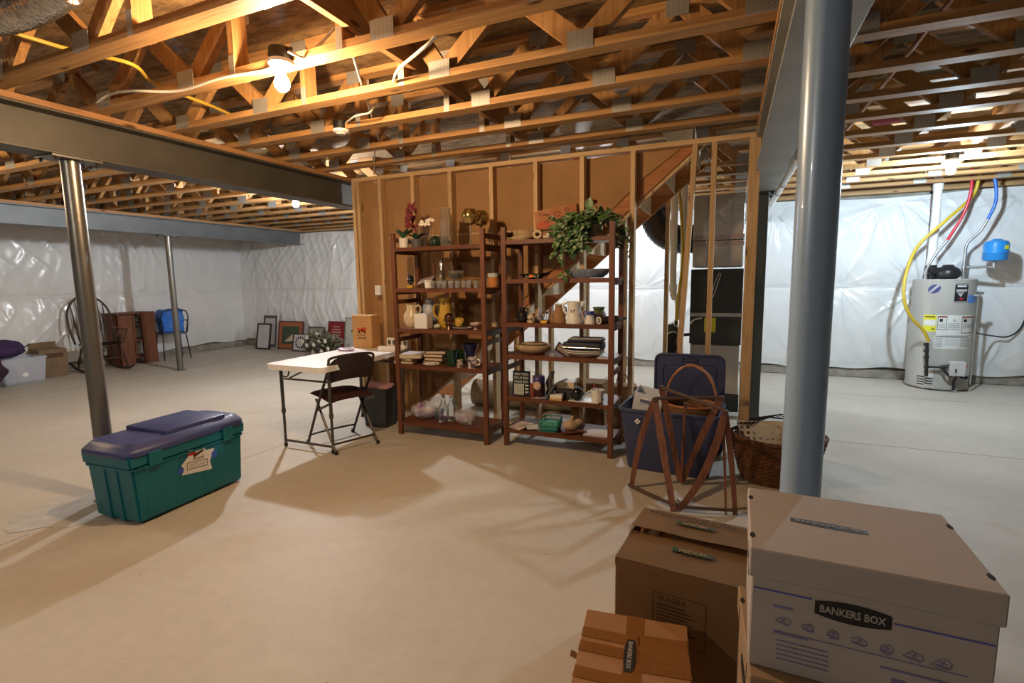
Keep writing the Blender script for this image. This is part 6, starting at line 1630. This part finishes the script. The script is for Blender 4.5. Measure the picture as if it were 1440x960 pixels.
picture('large print with an orange mat and dark green picture', at(406, 470, Y=7.8).x, .70, .60, .025, fr_, pm('deep_green_print', (.055, .085, .05), .6, var=.3, vscale=7), y=7.80, lean=.16, mat=om, matw=.085, art=sail)
def ring_(o, w, h):
    mb = MB()
    for k in range(12): a = 2*PI*k/12; mb.box((.115*math.cos(a), -.008, h/2+.105*math.sin(a)), (.035, .002, .035), (0, a, 0), .0)
    mb.build('ring_of_dots', M_black_ink, o)
picture('square black frame holding a ring of small dark shapes', at(420, 476, Y=7.62).x, .41, .37, .025, fk, pl, y=7.62, lean=.2, art=ring_)
picture('grey brown framed print half hidden by the flower wreath', at(442, 470, Y=7.8).x, .44, .50, .03, fg, pl, y=7.80, lean=.15, mat=pm('taupe_mat', (.30, .27, .23), .7), matw=.05)
def redw(o, w, h):
    mb = MB()
    for k, (a, z) in enumerate(((.08, .50), (.10, .44), (.12, .39), (.10, .33), (.13, .27), (.12, .21))): mb.bx(-a, a, -.0075, -.006, z, z+.022)
    mb.build('pale_writing', pm('pale_red_ink', (.50, .30, .26), .7), o)
picture('dark red sign with pale writing behind the flower wreath', at(470, 468, Y=7.8).x, .44, .62, .02, fr_, pm('deep_red_panel', (.22, .015, .018), .6), y=7.80, lean=.16, art=redw)
picture('pale tall print behind the paper bag', at(495, 465, Y=7.78).x, .46, .70, .02, pm('dull_green_frame', (.20, .21, .17), .6), pm('pale_green_sheet', (.46, .46, .42), .7), y=7.78, lean=.14, art=lambda o, w, h: MB().sph((.0, -.008, h*.62), .05, (1.3, .08, .6)).build('dark_bird', fk, o))
t = thing('flower_wreath', 'heap of white flowers and green leaves on the floor before the pictures', 'wreath', (at(455, 480, Y=7.42).x, 7.42, 0))
mb, fl = MB(), MB(); r = random.Random(4)
for k in range(420):
    a = r.uniform(0, 2*PI); q = r.random()**.6; x = .50*q*math.cos(a); y = .20*q*math.sin(a); z = max(.02, (.44-.25*abs(x+.1))*r.random()**.7)
    mb.leaf((x, y, z), (r.uniform(-1, 1), r.uniform(-1, .3), r.uniform(-.3, 1)), (r.uniform(-.3, .3), -.6, 1), r.uniform(.07, .13), .045)
mb.build('leaves', pm('sage_leaf', (.07, .09, .045), .6, col2=(.22, .22, .15), thresh=(.4, .62), vscale=9), t)
for x, z in ((-.22, .36), (.0, .42), (-.24, .20), (-.12, .07), (.06, .28), (.12, .10), (.28, .16), (-.36, .27), (.22, .30), (-.05, .22)):
    c = Vector((x, -.19+.05*r.random(), z))
    fl = MB()
    for q in range(12): a = q*.9; fl.leaf(c, (math.cos(a), -.6, math.sin(a)), (0, -1, 0), .05, .045, .25)
    fl.sph(c+Vector((0, -.015, 0)), .02, u=8, v=6)
    fl.build('white_flower', pm('cream_petals', (.70, .66, .58), .7), t)
# ------------------------------------------------------------------ lamps
M_porc = pm('white_porcelain', (.80, .78, .73), .25)
def lamp(label, X, Y, Z, col=None, strength=0, name='ceiling_lamp'):
    """round ceiling box, porcelain holder, bare bulb hanging below it"""
    t = thing(name, label, 'lamp', (X, Y, Z))
    MB().cyl((0, 0, 0), (0, 0, .055), .052, seg=24).bx(-.075, .075, -.006, .006, .035, .05).build('junction_box', M_black, t, smooth=True)
    MB().lathe([(.0, -.03), (.028, -.03), (.034, -.022), (.056, -.016), (.058, 0), (0, 0)], seg=28).build('lamp_holder', M_porc, t, smooth=True)
    if col:
        m = bpy.data.materials.new('lit_bulb'); m.use_nodes = True; nt = m.node_tree; nt.nodes.clear()
        e = nd(nt, 'ShaderNodeEmission'); e.inputs['Color'].default_value = c4(col); e.inputs['Strength'].default_value = strength
        o = nd(nt, 'ShaderNodeOutputMaterial'); nt.links.new(e.outputs[0], o.inputs['Surface'])
        MB().lathe([(0, -.138), (.018, -.136), (.031, -.122), (.036, -.103), (.031, -.082), (.018, -.06), (.014, -.045), (.014, -.03)], seg=16).build('bulb', m, t, smooth=True)
    else:
        MB().lathe([(0, -.034), (.02, -.034), (.02, -.030)], seg=20).build('empty_socket', M_brass, t, smooth=True)
    return t
WARM, COOL = (1, .66, .36), (.70, .87, 1.0)
p = at(397, 120, Z=2.36); lamp('lit warm bare bulb by the front trusses', p.x, p.y, 2.47, WARM, LW)
p = at(416, 287, Z=2.335); lamp('lit white bare bulb beyond the left steel beam', p.x, p.y, 2.44, (.93, .96, 1.0), LC)
p = at(1337, 240, Z=2.35); lamp('lit white bare bulb above the water heater', p.x, p.y, 2.455, COOL, LH)
p = at(480, 187, Z=2.45); lamp('unlit porcelain lamp holder without a bulb near the stud wall', p.x, p.y, 2.47)
lamp('added warm fill bulb in the left bay, out of view at the left', -6.3, 1.25, 2.44, (1, .74, .45), LL)  # unseen bulb added to brighten the left bay
lamp('added white fill bulb behind the stairs near the back wall', -1.7, 6.7, 2.44, (.86, .94, 1), LK)  # extra bulb added to light the floor and wall behind the stairs
lamp('added warm fill bulb behind the camera', -2.6, -1.2, 2.47, (1, .86, .70), LB_)  # unseen fill added to lift the shelves and box fronts

# ------------------------------------------------------------------ wiring and ducts among the trusses
M_cable = pm('white_cable', (.66, .62, .54), .5)
def cable(lab, pts, r=.0055, m=M_cable, name='electric_cable', cat='cable'):
    p0 = Vector(pts[0]); t = thing(name, lab, cat, p0)
    MB().tube([Vector(p)-p0 for p in pts], r, seg=8, sub=6).build('cable_run', m, t, smooth=True); return t
B1 = at(397, 85, Z=2.49)
cable('white cable looping left from the lit warm bulb over the steel beam', [at(125, 155, Z=2.52), at(152, 134, Z=2.50), at(185, 128, Z=2.45), at(250, 128, Z=2.44), at(310, 110, Z=2.46), at(375, 98, Z=2.46), at(383, 84, Z=2.47)], .007)
cable('short white cable looping right from the lit warm bulb', [at(405, 72, Z=2.49), at(430, 81, Z=2.475), at(450, 62, Z=2.55), at(470, 40, Z=2.62)], .007)
cable('white cable swooping across the truss right of the lit bulb', [at(553, 115, Z=2.49), at(560, 98, Z=2.46), at(590, 72, Z=2.44), at(612, 52, Z=2.47), at(640, 10, Z=2.60)], .008)
cable('white cable hanging down to the corner of the stud wall', [at(497, 80, Z=2.52), at(506, 110, Z=2.52), at(533, 200, Z=2.52), at(527, 215, Z=2.50), at(526, 245, Y=4.2)], .006)
cable('white cable from the unlit lamp holder', [at(487, 172, Z=2.50), at(500, 163, Z=2.47), at(520, 158, Z=2.48), at(528, 145, Z=2.56)], .006)
cable('yellow cable threaded through the trusses at upper left', [at(0, 40, Z=2.60), at(100, 70, Z=2.60), at(185, 90, Z=2.58), at(218, 118, Z=2.58), at(290, 146, Z=2.58), at(345, 170, Z=2.58)], .010, pm('yellow_cable', (.60, .40, .05), .45))
t = thing('flexible_duct', 'crinkled silver flexible duct among the trusses at upper left', 'duct', (-2.95, 1.30, 2.62))
mb = MB(); sp = smooth_path([Vector((-.55, -.35, .02)), Vector((-.25, -.06, .0)), Vector((.05, .02, .0)), Vector((.35, .05, .05))], 22)
mb.tube(sp, [.075+(.006 if i % 2 else -.002) for i in range(len(sp))], seg=20); mb.build('foil_skin', pm('crinkled_foil', (.60, .57, .52), .22, .9, bump=1, bscale=30), t, smooth=True, sharp=180)
t = thing('flexible_duct', 'silver foil duct lying in the trusses past the left steel beam', 'duct', (-4.6, 3.3, 2.62))
mb = MB(); sp = smooth_path([Vector((-1.4, -.1, .02)), Vector((-.6, .05, 0)), Vector((.2, .4, 0)), Vector((.7, .9, .02))], 20)
mb.tube(sp, [.10+(.008 if i % 2 else -.002) for i in range(len(sp))], seg=18); mb.build('foil_skin', MATS['crinkled_foil'], t, smooth=True, sharp=180)
M_copper = pm('copper_pipe', (.40, .17, .09), .3, .8)
t = thing('copper_pipe', 'copper pipe running through the trusses right of the column', 'pipe', (.86, 1.2, 2.62))
MB().cyl((0, 0, 0), (0, 6.4, 0), .012, seg=12).build('pipe', M_copper, t, smooth=True)
t = thing('blue_pipe', 'dark blue pipe running through the trusses right of the column', 'pipe', (.62, 1.2, 2.63))
MB().cyl((0, 0, 0), (0, 6.4, 0), .022, seg=14).build('pipe', pm('dark_blue_pipe', (.03, .035, .22), .35), t, smooth=True)
t = thing('white_conduit', 'white plastic pipe clipped under the right steel beam edge', 'pipe', (.385, 3.9, 2.19))
MB().cyl((0, 0, 0), (0, 4.1, 0), .028, seg=16).build('pipe', M_pvc, t, smooth=True)
for y in (1.1, 1.6, 2.4): MB().cyl((0, y, 0), (0, y+.03, 0), .033, seg=16).build('pipe_coupling', M_pvc, t, smooth=True)
t = thing('pink_flag', 'pink strip of insulation poking out between the far trusses', 'insulation', (1.15, 5.05, 2.60))
MB().bx(-.14, .14, -.03, .03, 0, .05, .01).build('strip', pm('pink_wool', (.55, .17, .24), .9), t)

# ------------------------------------------------------------------ even sky fill through the unseen end left open for it, exposure
wd = bpy.data.worlds.new('world'); S.world = wd; wd.use_nodes = True
wd.node_tree.nodes['Background'].inputs['Color'].default_value = (.92, .95, 1, 1); wd.node_tree.nodes['Background'].inputs['Strength'].default_value = SKY
S.view_settings.view_transform = 'Standard'; S.view_settings.look = 'None'; S.view_settings.gamma = 1; S.view_settings.use_curve_mapping = False
S.view_settings.exposure = EXPO
cy_ = S.cycles
cy_.use_denoising = True
try: cy_.denoiser = 'OPENIMAGEDENOISE'; cy_.denoising_input_passes = 'RGB_ALBEDO_NORMAL'
except Exception: pass
cy_.max_bounces = 10; cy_.diffuse_bounces = 5; cy_.glossy_bounces = 4; cy_.transmission_bounces = 8; cy_.transparent_max_bounces = 12
cy_.caustics_reflective = False; cy_.caustics_refractive = False; cy_.sample_clamp_indirect = 6
